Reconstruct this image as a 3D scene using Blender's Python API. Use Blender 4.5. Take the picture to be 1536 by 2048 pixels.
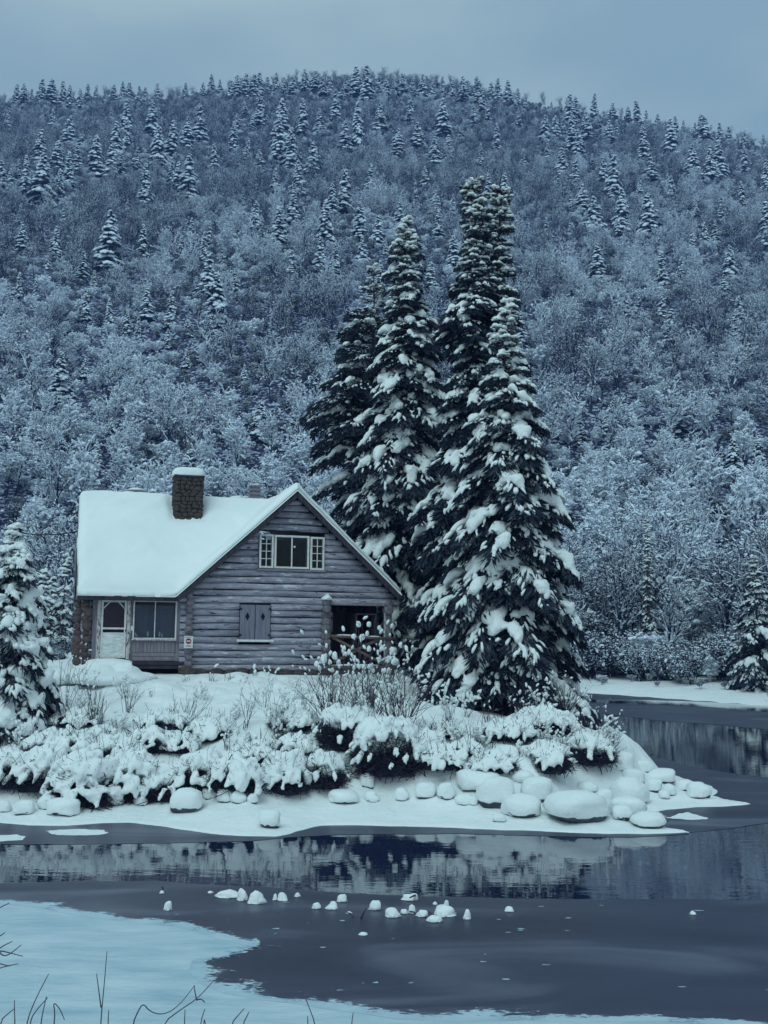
import bpy, bmesh, math, random
import numpy as np
from mathutils import Matrix, Vector

# ------------------------------------------------------------------ clear
for o in list(bpy.data.objects):
    bpy.data.objects.remove(o, do_unlink=True)
scene = bpy.context.scene
COL = scene.collection
random.seed(7)

# ------------------------------------------------------------------ camera
FPX = 2100.0                       # focal length in photo pixels (1536 wide)
PITCH = math.atan(246 / 2100)
ROLL = math.radians(0.6)
EYE = np.array([0.0, 0.0, 4.0])
_f = np.array([0, math.cos(PITCH), math.sin(PITCH)])
_u0 = np.array([0, -math.sin(PITCH), math.cos(PITCH)])
_r0 = np.array([1.0, 0, 0])
_r = math.cos(ROLL) * _r0 + math.sin(ROLL) * _u0
_u = -math.sin(ROLL) * _r0 + math.cos(ROLL) * _u0
cam_data = bpy.data.cameras.new('camera')
cam_data.sensor_fit = 'HORIZONTAL'
cam_data.sensor_width = 36
cam_data.lens = 36 * FPX / 1536
cam_data.clip_start = 0.1
cam_data.clip_end = 5000
cam = bpy.data.objects.new('camera', cam_data)
COL.objects.link(cam)
cam.matrix_world = Matrix(((_r[0], _u[0], -_f[0], EYE[0]), (_r[1], _u[1], -_f[1], EYE[1]),
                           (_r[2], _u[2], -_f[2], EYE[2]), (0, 0, 0, 1)))
scene.camera = cam

def ray(px, py):
    return _f * FPX + (px - 768) * _r + (1024 - py) * _u
def atY(px, py, Y):
    d = ray(px, py); return EYE + d * (Y / d[1])
def atZ(px, py, z):
    d = ray(px, py); return EYE + d * ((z - 4) / d[2])
def proj(P):
    q = np.asarray(P, float) - EYE
    z = q @ _f
    return 768 + FPX * (q @ _r) / z, 1024 - FPX * (q @ _u) / z

# ------------------------------------------------------------------ world: overcast winter sky
SUN_EL, SUN_AZ = math.radians(52), math.radians(205)     # azimuth clockwise from +Y: behind the camera, to the left
world = bpy.data.worlds.new('World')
scene.world = world
world.use_nodes = True
wn = world.node_tree.nodes; wl = world.node_tree.links
for n in list(wn): wn.remove(n)
w_out = wn.new('ShaderNodeOutputWorld')
w_bg = wn.new('ShaderNodeBackground'); w_bg.inputs['Strength'].default_value = 0.1
w_sky = wn.new('ShaderNodeTexSky'); w_sky.sky_type = 'NISHITA'; w_sky.sun_disc = False
w_sky.sun_elevation = SUN_EL; w_sky.sun_rotation = SUN_AZ
w_tc = wn.new('ShaderNodeTexCoord')
w_map = wn.new('ShaderNodeMapping'); w_map.inputs['Scale'].default_value = (1.3, 1.3, 2.6)
w_map.inputs['Location'].default_value = (1.5, 0.5, 0.2)
w_noise = wn.new('ShaderNodeTexNoise'); w_noise.inputs['Scale'].default_value = 2.3
w_noise.inputs['Detail'].default_value = 4; w_noise.inputs['Roughness'].default_value = 0.45
w_ramp = wn.new('ShaderNodeValToRGB')
w_ramp.color_ramp.elements[0].position = 0.34; w_ramp.color_ramp.elements[0].color = (2.7, 4.2, 5.1, 1)
w_ramp.color_ramp.elements[1].position = 0.62; w_ramp.color_ramp.elements[1].color = (4.25, 5.8, 6.1, 1)
w_mix = wn.new('ShaderNodeMix'); w_mix.data_type = 'RGBA'; w_mix.inputs[0].default_value = 0.90
wl.new(w_tc.outputs['Generated'], w_map.inputs['Vector']); wl.new(w_map.outputs[0], w_noise.inputs['Vector'])
wl.new(w_noise.outputs['Fac'], w_ramp.inputs[0])
wl.new(w_sky.outputs[0], w_mix.inputs[6]); wl.new(w_ramp.outputs[0], w_mix.inputs[7])
wl.new(w_mix.outputs[2], w_bg.inputs['Color']); wl.new(w_bg.outputs[0], w_out.inputs[0])

sun_data = bpy.data.lights.new('sun', 'SUN')
sun_data.energy = 1.05
sun_data.angle = math.radians(35)
sun_data.color = (0.68, 0.95, 0.93)
sun = bpy.data.objects.new('sun', sun_data)
COL.objects.link(sun)
_sd = Vector((math.sin(SUN_AZ) * math.cos(SUN_EL), math.cos(SUN_AZ) * math.cos(SUN_EL), math.sin(SUN_EL)))
sun.rotation_euler = _sd.to_track_quat('Z', 'Y').to_euler()

vs = scene.view_settings
scene.display_settings.display_device = 'sRGB'
vs.view_transform = 'Standard'; vs.look = 'None'; vs.gamma = 1; vs.exposure = 0.16; vs.use_curve_mapping = False
scene.render.engine = 'CYCLES'
cy = scene.cycles
cy.max_bounces = 6; cy.diffuse_bounces = 3; cy.glossy_bounces = 3; cy.transparent_max_bounces = 8
cy.volume_bounces = 0; cy.transmission_bounces = 4
cy.use_denoising = True
cy.use_adaptive_sampling = True; cy.adaptive_threshold = 0.02
cy.caustics_reflective = False; cy.caustics_refractive = False

# ------------------------------------------------------------------ materials
def new_mat(name):
    m = bpy.data.materials.new(name); m.use_nodes = True
    nt = m.node_tree; b = nt.nodes['Principled BSDF']
    return m, nt, b
def noise_node(nt, scale, detail=3, rough=.5, coord='Object', mapping=None, rnd=0):
    tc = nt.nodes.new('ShaderNodeTexCoord'); src = tc.outputs[coord]
    if mapping:
        mp = nt.nodes.new('ShaderNodeMapping'); mp.inputs['Scale'].default_value = mapping
        nt.links.new(src, mp.inputs['Vector']); src = mp.outputs[0]
    if rnd:
        oi = nt.nodes.new('ShaderNodeObjectInfo'); mu = nt.nodes.new('ShaderNodeMath'); mu.operation = 'MULTIPLY'
        mu.inputs[1].default_value = rnd; nt.links.new(oi.outputs['Random'], mu.inputs[0])
        ad = nt.nodes.new('ShaderNodeVectorMath'); ad.operation = 'ADD'
        nt.links.new(src, ad.inputs[0]); nt.links.new(mu.outputs[0], ad.inputs[1]); src = ad.outputs[0]
    n = nt.nodes.new('ShaderNodeTexNoise'); n.inputs['Scale'].default_value = scale
    n.inputs['Detail'].default_value = detail; n.inputs['Roughness'].default_value = rough
    nt.links.new(src, n.inputs['Vector'])
    return n
def ramp_node(nt, fac, stops):
    r = nt.nodes.new('ShaderNodeValToRGB'); e = r.color_ramp.elements
    while len(e) < len(stops): e.new(0.5)
    for i, (p, c) in enumerate(stops):
        e[i].position = p; e[i].color = (*c, 1)
    nt.links.new(fac, r.inputs[0]); return r
def bump_node(nt, b, h, strength, dist):
    bp = nt.nodes.new('ShaderNodeBump'); bp.inputs['Strength'].default_value = strength; bp.inputs['Distance'].default_value = dist
    nt.links.new(h, bp.inputs['Height']); nt.links.new(bp.outputs[0], b.inputs['Normal'])
def mix_col(nt, fac, a, c, mode='MIX'):
    m = nt.nodes.new('ShaderNodeMix'); m.data_type = 'RGBA'; m.blend_type = mode
    for s, v in ((0, fac), (6, a), (7, c)):
        if isinstance(v, (int, float)): m.inputs[s].default_value = v
        elif isinstance(v, tuple): m.inputs[s].default_value = (*v, 1)
        else: nt.links.new(v, m.inputs[s])
    return m.outputs[2]

def simple(name, stops, scale, rough=.8, bump=0, bdist=.02, mapping=None, rnd=40, detail=4, spec=.3, coord='Object'):
    m, nt, b = new_mat(name)
    n = noise_node(nt, scale, detail, .6, coord, mapping, rnd)
    r = ramp_node(nt, n.outputs['Fac'], stops)
    nt.links.new(r.outputs[0], b.inputs['Base Color'])
    b.inputs['Roughness'].default_value = rough
    b.inputs['Specular IOR Level'].default_value = spec
    if bump: bump_node(nt, b, n.outputs['Fac'], bump, bdist)
    return m

def snow_mat(name, bscale, strength, dist, c0=(.80, .845, .86), c1=(.88, .90, .91)):
    m, nt, b = new_mat(name)
    n = noise_node(nt, bscale, 5, .6)
    n2 = noise_node(nt, .7, 2, .5)
    r = ramp_node(nt, n2.outputs['Fac'], [(.3, c0), (.7, c1)])
    nt.links.new(r.outputs[0], b.inputs['Base Color'])
    b.inputs['Roughness'].default_value = .7; b.inputs['Specular IOR Level'].default_value = .25
    bump_node(nt, b, n.outputs['Fac'], strength, dist)
    return m

M = {}
M['snow'] = snow_mat('snow', 9, .55, .06)
M['snow_ground'] = snow_mat('snow_ground', 5, .6, .10)
M['snow_roof'] = snow_mat('snow_roof', 6, .25, .04)
M['snow_tree'] = snow_mat('snow_tree', 11, .7, .06)
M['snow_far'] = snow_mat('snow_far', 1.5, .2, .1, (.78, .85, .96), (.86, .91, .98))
M['snow_thin_vignette'] = simple('snow_thin_vignette', [(.28, (.34, .47, .57)), (.5, (.47, .59, .66)), (.75, (.60, .69, .74))], 1.1, .75, .9, .07, (.7, 2.2, 1), 0, 7)  # thin bluish snow; lens vignette darkening is put into the colour too
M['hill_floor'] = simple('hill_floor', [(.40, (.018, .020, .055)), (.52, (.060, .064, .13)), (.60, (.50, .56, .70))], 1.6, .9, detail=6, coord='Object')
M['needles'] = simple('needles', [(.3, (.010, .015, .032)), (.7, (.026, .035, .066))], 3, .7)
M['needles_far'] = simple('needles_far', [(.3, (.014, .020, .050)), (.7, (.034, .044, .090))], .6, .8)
M['bark'] = simple('bark', [(.3, (.035, .028, .040)), (.7, (.10, .08, .10))], 14, .9, .6, .02, (1, 1, .2))
M['twig'] = simple('twig', [(.3, (.045, .036, .055)), (.7, (.11, .085, .12))], 8, .85)
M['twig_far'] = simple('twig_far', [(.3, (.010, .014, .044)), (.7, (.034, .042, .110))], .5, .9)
M['bush_dark'] = simple('bush_dark', [(.3, (.014, .014, .030)), (.7, (.042, .040, .072))], 5, .9)
M['rock'] = simple('rock', [(.3, (.028, .030, .048)), (.7, (.10, .10, .14))], 6, .8, .6, .03)
M['stone'] = simple('stone', [(.25, (.030, .023, .022)), (.6, (.085, .066, .062)), (.8, (.15, .12, .115))], 5, .85, .8, .03, rnd=90)
M['mortar'] = simple('mortar', [(.3, (.02, .018, .022)), (.7, (.05, .045, .05))], 12, .95)
M['dark'] = simple('dark', [(.3, (.006, .006, .009)), (.7, (.014, .013, .018))], 3, .9)
M['shingle'] = simple('shingle', [(.3, (.02, .02, .03)), (.7, (.05, .05, .065))], 8, .9)

def log_material(name, dark, mid, light, peel):
    m, nt, b = new_mat(name)
    n1 = noise_node(nt, 2.2, 6, .65, 'Object', (.8, 7, 7), 60)        # long grain
    n2 = noise_node(nt, 2.4, 5, .6, 'Object', (1.0, 5, 5), 77)         # peeling
    n3 = noise_node(nt, 30, 3, .6, 'Object', (.3, 4, 4), 33)           # fibres
    n4 = noise_node(nt, .55, 2, .5, 'Object', (1, 1, 1), 0)
    base = ramp_node(nt, n1.outputs['Fac'], [(.28, dark), (.5, mid), (.74, light)]).outputs[0]
    oi = nt.nodes.new('ShaderNodeObjectInfo')
    tint = ramp_node(nt, oi.outputs['Random'], [(0, (.78, .78, .80)), (1, (1.2, 1.17, 1.16))]).outputs[0]
    base = mix_col(nt, 1.0, base, tint, 'MULTIPLY')
    ad = nt.nodes.new('ShaderNodeMath'); ad.operation = 'ADD'; nt.links.new(n2.outputs['Fac'], ad.inputs[0])
    m5 = nt.nodes.new('ShaderNodeMath'); m5.operation = 'MULTIPLY'; m5.inputs[1].default_value = .25
    nt.links.new(n4.outputs['Fac'], m5.inputs[0]); nt.links.new(m5.outputs[0], ad.inputs[1])
    k1 = ramp_node(nt, ad.outputs[0], [(.735, (0, 0, 0)), (.775, (.8, .8, .8))]).outputs[0]
    base = mix_col(nt, k1, base, peel)
    k2 = ramp_node(nt, ad.outputs[0], [(.475, (1, 1, 1)), (.50, (0, 0, 0))]).outputs[0]
    base = mix_col(nt, k2, base, (.022, .017, .026))
    fib = ramp_node(nt, n3.outputs['Fac'], [(.3, (.82, .82, .82)), (.7, (1.12, 1.12, 1.12))]).outputs[0]
    base = mix_col(nt, 1.0, base, fib, 'MULTIPLY')
    nt.links.new(base, b.inputs['Base Color'])
    b.inputs['Roughness'].default_value = .85; b.inputs['Specular IOR Level'].default_value = .2
    bump_node(nt, b, ad.outputs[0], .6, .02)
    return m
M['log'] = log_material('log_wood', (.145, .138, .175), (.32, .305, .375), (.47, .45, .53), (.68, .66, .70))
M['log_end'] = simple('log_end', [(.3, (.09, .078, .09)), (.7, (.26, .22, .26))], 9, .9, .6, .02)
M['log_brown'] = simple('log_brown', [(.3, (.05, .036, .034)), (.7, (.15, .105, .10))], 7, .9, .6, .02, (1, 1, 3))
M['board'] = simple('board', [(.3, (.17, .145, .18)), (.7, (.30, .255, .30))], 3, .85, .4, .01, (6, 6, .5))
M['plank_dark'] = simple('plank_dark', [(.3, (.02, .017, .026)), (.7, (.075, .06, .085))], 2.5, .9, .4, .01, (8, 8, .4))
M['shutter'] = simple('shutter', [(.3, (.15, .145, .20)), (.7, (.22, .215, .28))], 3, .8, .3, .01, (7, 7, .5))
M['paint'] = simple('white_paint', [(.28, (.34, .30, .33)), (.42, (.66, .63, .63)), (.75, (.76, .73, .72))], 7, .6, .3, .008)
M['paint_worn'] = simple('worn_white_paint', [(.40, (.10, .075, .09)), (.47, (.50, .46, .47)), (.75, (.70, .66, .66))], 6, .7, .4, .01, (4, 4, 1.0), detail=6)
M['frosted'] = simple('frosted_panel', [(.30, (.45, .44, .47)), (.48, (.68, .69, .70)), (.7, (.82, .83, .84))], 9, .8, .6, .02, (.6, 1, 2.2), detail=6)
M['rail'] = simple('rail_wood', [(.3, (.10, .065, .06)), (.7, (.22, .15, .14))], 5, .85, .3, .01)
M['blind'] = simple('blind', [(.3, (.16, .15, .19)), (.7, (.23, .21, .26))], 2, .9, 0, .01, (4, 4, .4))
M['curtain_red'] = simple('curtain_red', [(.3, (.085, .036, .055)), (.7, (.14, .060, .085))], 3, .9)
M['iron'] = simple('iron', [(.3, (.006, .005, .007)), (.7, (.02, .016, .02))], 20, .6)
M['metal'] = simple('vent_metal', [(.3, (.16, .14, .18)), (.7, (.28, .25, .30))], 10, .5)
M['sign_white'] = simple('sign_white', [(.3, (.62, .60, .62)), (.7, (.75, .73, .74))], 10, .6)
M['sign_red'] = simple('sign_red', [(.3, (.20, .02, .035)), (.7, (.28, .03, .05))], 10, .6)
M['sign_grey'] = simple('sign_grey', [(.3, (.15, .13, .16)), (.7, (.30, .28, .32))], 60, .7)
M['cable'] = simple('cable', [(.3, (.012, .012, .016)), (.7, (.025, .025, .03))], 5, .7)

def glass_material():
    m, nt, b = new_mat('window_glass')
    nt.nodes.remove(b)
    tr = nt.nodes.new('ShaderNodeBsdfTransparent'); tr.inputs[0].default_value = (.80, .84, .88, 1)
    gl = nt.nodes.new('ShaderNodeBsdfGlossy'); gl.inputs['Roughness'].default_value = .03
    fr = nt.nodes.new('ShaderNodeFresnel'); fr.inputs['IOR'].default_value = 1.28
    n = noise_node(nt, 1.2, 2, .5); bp = nt.nodes.new('ShaderNodeBump'); bp.inputs['Strength'].default_value = .1; bp.inputs['Distance'].default_value = .02
    nt.links.new(n.outputs['Fac'], bp.inputs['Height']); nt.links.new(bp.outputs[0], gl.inputs['Normal'])
    mx = nt.nodes.new('ShaderNodeMixShader')
    nt.links.new(fr.outputs[0], mx.inputs[0]); nt.links.new(tr.outputs[0], mx.inputs[1]); nt.links.new(gl.outputs[0], mx.inputs[2])
    nt.links.new(mx.outputs[0], nt.nodes['Material Output'].inputs[0])
    return m
M['glass'] = glass_material()

def water_material():
    m, nt, b = new_mat('river_water')
    b.inputs['Base Color'].default_value = (.012, .020, .056, 1)
    b.inputs['Roughness'].default_value = .03
    b.inputs['IOR'].default_value = 1.75
    n = noise_node(nt, 1.0, 3, .55, 'Object', (1.1, 3.2, 1))
    n2 = noise_node(nt, .35, 2, .5, 'Object', (1, 1.6, 1))
    mu = nt.nodes.new('ShaderNodeMath'); mu.operation = 'MULTIPLY'
    nt.links.new(n.outputs['Fac'], mu.inputs[0]); nt.links.new(n2.outputs['Fac'], mu.inputs[1])
    bump_node(nt, b, mu.outputs[0], .12, .05)
    return m
M['water'] = water_material()

def ice_material():
    m, nt, b = new_mat('river_ice')
    n = noise_node(nt, .30, 3, .45, 'Object', (.7, 2.0, 1))
    n.inputs['Distortion'].default_value = 1.2
    c = ramp_node(nt, n.outputs['Fac'], [(.30, (.026, .030, .060)), (.54, (.048, .052, .092)), (.74, (.14, .145, .20))]).outputs[0]
    n2 = noise_node(nt, 3.0, 4, .6, 'Object', (.5, 2.0, 1))
    k = ramp_node(nt, n2.outputs['Fac'], [(.70, (0, 0, 0)), (.80, (.45, .45, .45))]).outputs[0]
    c = mix_col(nt, k, c, (.30, .29, .33))
    nt.links.new(c, b.inputs['Base Color'])
    b.inputs['Roughness'].default_value = .38; b.inputs['Specular IOR Level'].default_value = .35
    n3 = noise_node(nt, 2.0, 3, .5, 'Object', (1, 2, 1))
    bump_node(nt, b, n3.outputs['Fac'], .12, .02)
    return m
M['ice'] = ice_material()

# ------------------------------------------------------------------ mesh helpers
def mesh_from(name, V, faces, mats, smooth=True, mat_idx=None):
    """V (n,3); faces: list of int arrays (m,k); mat_idx: list of material indices per face block"""
    V = np.ascontiguousarray(V, dtype=np.float32)
    me = bpy.data.meshes.new(name)
    me.vertices.add(len(V)); me.vertices.foreach_set('co', V.ravel())
    faces = [np.asarray(f, dtype=np.int32) for f in faces if len(f)]
    loops = np.concatenate([f.ravel() for f in faces]) if faces else np.zeros(0, np.int32)
    tot = np.concatenate([np.full(len(f), f.shape[1], np.int32) for f in faces]) if faces else np.zeros(0, np.int32)
    start = np.concatenate([[0], np.cumsum(tot)[:-1]]).astype(np.int32) if len(tot) else tot
    me.loops.add(len(loops)); me.loops.foreach_set('vertex_index', loops)
    me.polygons.add(len(tot)); me.polygons.foreach_set('loop_start', start)
    for m in mats: me.materials.append(M[m] if isinstance(m, str) else m)
    if mat_idx is not None:
        me.polygons.foreach_set('material_index', np.concatenate([np.full(len(f), i, np.int32) for f, i in zip(faces, mat_idx)]))
    me.polygons.foreach_set('use_smooth', np.full(len(tot), smooth, dtype=bool))
    me.update(calc_edges=True)
    return me
def link(name, me, parent=None, loc=None, rz=None):
    o = bpy.data.objects.new(name, me); COL.objects.link(o)
    if parent is not None: o.parent = parent
    if loc is not None: o.location = [float(v) for v in loc]
    if rz is not None: o.rotation_euler = (0, 0, rz)
    return o
def empty(name, loc=(0, 0, 0), rz=0):
    o = bpy.data.objects.new(name, None); COL.objects.link(o)
    o.location = [float(v) for v in loc]; o.rotation_euler = (0, 0, rz); o.empty_display_size = .2
    return o
def tag(o, label, cat, group=None, kind=None):
    o['label'] = label; o['category'] = cat
    if group: o['group'] = group
    if kind: o['kind'] = kind
    return o
def kind(o, k): o['kind'] = k; return o

class MB:
    """collects vertex/face blocks into ONE mesh"""
    def __init__(s): s.V = []; s.F = []; s.I = []; s.n = 0
    def add(s, V, faces, mi=0):
        V = np.asarray(V, float).reshape(-1, 3)
        for f in (faces if isinstance(faces, list) else [faces]):
            if len(f): s.F.append(np.asarray(f, np.int64) + s.n); s.I.append(mi)
        s.V.append(V); s.n += len(V); return s
    def box(s, x0, x1, y0, y1, z0, z1, mi=0):
        V = [(x, y, z) for x in (x0, x1) for y in (y0, y1) for z in (z0, z1)]
        return s.add(V, np.array([(0, 1, 3, 2), (4, 6, 7, 5), (0, 4, 5, 1), (2, 3, 7, 6), (0, 2, 6, 4), (1, 5, 7, 3)]), mi)
    def bar(s, a, b, w, h, mi=0):
        a = np.array(a, float); b = np.array(b, float); d = b - a; d /= np.linalg.norm(d)
        up = np.array([0, 0, 1.]) if abs(d[2]) < .95 else np.array([0, 1., 0])
        x = np.cross(d, up); x /= np.linalg.norm(x); y = np.cross(x, d)
        V = [p + x * i * w / 2 + y * j * h / 2 for p in (a, b) for i, j in ((-1, -1), (1, -1), (1, 1), (-1, 1))]
        return s.add(V, np.array([(3, 2, 1, 0), (4, 5, 6, 7), (0, 1, 5, 4), (1, 2, 6, 5), (2, 3, 7, 6), (3, 0, 4, 7)]), mi)
    def build(s, name, mats, parent=None, smooth=False, loc=None):
        if isinstance(mats, str): mats = [mats]
        return link(name, mesh_from(name, np.concatenate(s.V), s.F, mats, smooth, s.I), parent, loc)

def bevel(o, w=.012, seg=1):
    m = o.modifiers.new('bevel', 'BEVEL'); m.width = w; m.segments = seg; m.limit_method = 'ANGLE'; return o

def tubes(P0, P1, R0, R1, k=4):
    """batch of k-sided prisms"""
    P0 = np.asarray(P0, float); P1 = np.asarray(P1, float); n = len(P0)
    R0 = np.broadcast_to(np.asarray(R0, float), (n,)); R1 = np.broadcast_to(np.asarray(R1, float), (n,))
    d = P1 - P0; d = d / np.maximum(np.linalg.norm(d, axis=1, keepdims=True), 1e-9)
    ref = np.where(np.abs(d[:, 2:3]) < .9, np.array([[0, 0, 1.]]), np.array([[1., 0, 0]]))
    x = np.cross(d, ref); x /= np.linalg.norm(x, axis=1, keepdims=True); y = np.cross(x, d)
    a = np.arange(k) * 2 * math.pi / k
    ring = x[:, None, :] * np.cos(a)[None, :, None] + y[:, None, :] * np.sin(a)[None, :, None]
    V = np.concatenate([P0[:, None] + ring * R0[:, None, None], P1[:, None] + ring * R1[:, None, None]], 1).reshape(-1, 3)
    i = np.arange(k); j = (i + 1) % k
    F = np.stack([i, j, j + k, i + k], 1)
    F = (F[None] + (np.arange(n) * 2 * k)[:, None, None]).reshape(-1, 4)
    return V, F
def polytube(pts, radii, k=8, cap=True):
    pts = np.asarray(pts, float); n = len(pts); radii = np.broadcast_to(np.asarray(radii, float), (n,))
    T = np.gradient(pts, axis=0); T /= np.linalg.norm(T, axis=1, keepdims=True)
    ref = np.array([0, 0, 1.]) if abs(T[0, 2]) < .9 else np.array([1., 0, 0])
    x = np.cross(T, ref); x /= np.linalg.norm(x, axis=1, keepdims=True); y = np.cross(x, T)
    a = np.arange(k) * 2 * math.pi / k
    V = (pts[:, None] + (x[:, None] * np.cos(a)[None, :, None] + y[:, None] * np.sin(a)[None, :, None]) * radii[:, None, None]).reshape(-1, 3)
    i = np.arange(k); j = (i + 1) % k
    F = np.concatenate([np.stack([i, j, j + k, i + k], 1) + r * k for r in range(n - 1)])
    fs = [F]
    if cap:
        c0 = len(V); V = np.concatenate([V, pts[:1], pts[-1:]])
        fs.append(np.concatenate([np.stack([j, i, np.full(k, c0)], 1), np.stack([i + (n - 1) * k, j + (n - 1) * k, np.full(k, c0 + 1)], 1)]))
    return V, fs

def _hash(ix, iy, iz, seed):
    h = (ix.astype(np.int64) * 374761393 + iy.astype(np.int64) * 668265263 + iz.astype(np.int64) * 2147483647 + seed * 1274126177) & 0xffffffff
    h = ((h ^ (h >> 13)) * 1274126177) & 0xffffffff
    return ((h ^ (h >> 16)) & 0xffffff) / float(0xffffff) * 2 - 1
def vnoise(P, scale=1.0, seed=0):
    P = np.asarray(P, float) * scale
    i = np.floor(P).astype(np.int64); f = P - i; f = f * f * (3 - 2 * f)
    r = 0
    for dx in (0, 1):
        wx = f[..., 0] if dx else 1 - f[..., 0]
        for dy in (0, 1):
            wy = f[..., 1] if dy else 1 - f[..., 1]
            for dz in (0, 1):
                wz = f[..., 2] if dz else 1 - f[..., 2]
                r = r + wx * wy * wz * _hash(i[..., 0] + dx, i[..., 1] + dy, i[..., 2] + dz, seed)
    return r
def fbm(P, scale=1.0, seed=0, oct=3):
    r = 0; a = 1.0
    for k in range(oct):
        r = r + a * vnoise(P, scale * 2 ** k, seed + k * 17); a *= .5
    return r
def sstep(a, b, x):
    t = np.clip((x - a) / (b - a), 0, 1); return t * t * (3 - 2 * t)

def ico(sub):
    bm = bmesh.new(); bmesh.ops.create_icosphere(bm, subdivisions=sub, radius=1)
    V = np.array([v.co for v in bm.verts]); F = np.array([[v.index for v in f.verts] for f in bm.faces]); bm.free(); return V, F
ICO = {k: ico(k) for k in (1, 2, 3)}

def blobs(C, X, size, sub=2, flat=.35, bend=0.0, namp=.0, nscale=3.0, seed=0):
    """snow pillows: centres C, long axis X (n,3), size (n,3)=(half length, half width, height)"""
    C = np.asarray(C, float); X = np.asarray(X, float); size = np.asarray(size, float); n = len(C)
    if n == 0: return np.zeros((0, 3)), np.zeros((0, 3), int)
    T, Fc = ICO[sub]
    X = X / np.maximum(np.linalg.norm(X, axis=1, keepdims=True), 1e-9)
    ref = np.where(np.abs(X[:, 2:3]) < .97, np.array([[0, 0, 1.]]), np.array([[0, 1., 0]]))
    Y = np.cross(ref, X); Y /= np.linalg.norm(Y, axis=1, keepdims=True); Z = np.cross(X, Y)
    t = np.broadcast_to(T, (n, len(T), 3)).copy()
    tz = np.where(t[..., 2] < 0, t[..., 2] * flat, t[..., 2])
    lx = t[..., 0] * size[:, 0:1]; ly = t[..., 1] * size[:, 1:2]; lz = tz * size[:, 2:3] - bend * size[:, 0:1] * t[..., 0] ** 2
    V = C[:, None] + X[:, None] * lx[..., None] + Y[:, None] * ly[..., None] + Z[:, None] * lz[..., None]
    if namp:
        s = np.minimum(size[:, 1], size[:, 2])[:, None]
        N = V - C[:, None]; N /= np.maximum(np.linalg.norm(N, axis=2, keepdims=True), 1e-9)
        V = V + N * (namp * s * vnoise(V, nscale, seed))[..., None]
    F = (Fc[None] + (np.arange(n) * len(T))[:, None, None]).reshape(-1, 3)
    return V.reshape(-1, 3), F

def fuse(me, voxel, smooth=3):
    """melt overlapping closed lumps into one soft surface"""
    o = bpy.data.objects.new('fuse', me); COL.objects.link(o)
    r = o.modifiers.new('r', 'REMESH'); r.mode = 'VOXEL'; r.voxel_size = voxel; r.use_smooth_shade = True
    if smooth:
        s = o.modifiers.new('s', 'SMOOTH'); s.factor = .5; s.iterations = smooth
    dg = bpy.context.evaluated_depsgraph_get()
    out = bpy.data.meshes.new_from_object(o.evaluated_get(dg))
    mats = list(me.materials)
    bpy.data.objects.remove(o, do_unlink=True); bpy.data.meshes.remove(me)
    out.materials.clear()
    for m in mats: out.materials.append(m)
    return out
def fused(name, V, F, mat, voxel, smooth=2):
    return fuse(mesh_from(name, V, [F], [mat]), voxel, smooth)

def poly_sdf(P, poly):
    """signed distance (positive inside) of points P (n,2) to a closed polygon"""
    poly = np.asarray(poly, float); P = np.asarray(P, float)
    d = np.full(len(P), 1e9); ins = np.zeros(len(P), bool)
    for a, b in zip(poly, np.roll(poly, -1, 0)):
        e = b - a; w = P - a
        t = np.clip((w @ e) / max(e @ e, 1e-12), 0, 1)
        d = np.minimum(d, np.hypot(*(w - t[:, None] * e).T))
        c = (a[1] > P[:, 1]) != (b[1] > P[:, 1])
        with np.errstate(divide='ignore', invalid='ignore'):
            ins ^= c & (P[:, 0] < (b[0] - a[0]) * (P[:, 1] - a[1]) / (b[1] - a[1] + 1e-15) + a[0])
    return np.where(ins, d, -d)
def pxpoly(pts, z=0.0): return [tuple(atZ(x, y, z)[:2]) for x, y in pts]

# ------------------------------------------------------------------ terrain
HA = math.radians(17)
HE = np.array([math.cos(HA), math.sin(HA), 0]); HD = np.array([-math.sin(HA), math.cos(HA), 0])
HO = atY(160, 1345, 33.4)                       # cabin's front left base corner, z 2.73
POINT = [(-260, 22.8)] + pxpoly([(-200, 1640), (0, 1646), (60, 1650), (130, 1651), (200, 1646), (260, 1645), (320, 1652), (390, 1662), (450, 1670),
    (500, 1673), (548, 1673), (572, 1669), (590, 1662), (640, 1651), (700, 1650), (760, 1651), (830, 1653), (900, 1655), (1000, 1659), (1100, 1663),
    (1200, 1667), (1290, 1668), (1345, 1666), (1372, 1664), (1330, 1658), (1315, 1646), (1300, 1634), (1295, 1625), (1330, 1618), (1400, 1614), (1460, 1612), (1497, 1608),
    (1450, 1600), (1425, 1592), (1432, 1582), (1415, 1572), (1370, 1560), (1330, 1545)]) + [(7.95, 32), (7.3, 34.5), (7.0, 38), (7.2, 43), (7.6, 49), (7, 56), (3, 64), (-6, 70), (-20, 78), (-260, 82)]
FARBANK = [(-260, 80), (-20, 78), (-6, 80), (5, 79.5), (14.4, 77.3), (17, 73.5), (20, 69), (23.2, 64), (28, 58.5), (36, 52), (60, 38), (200, -40), (900, -200), (900, 1200), (-260, 1200)]
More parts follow.
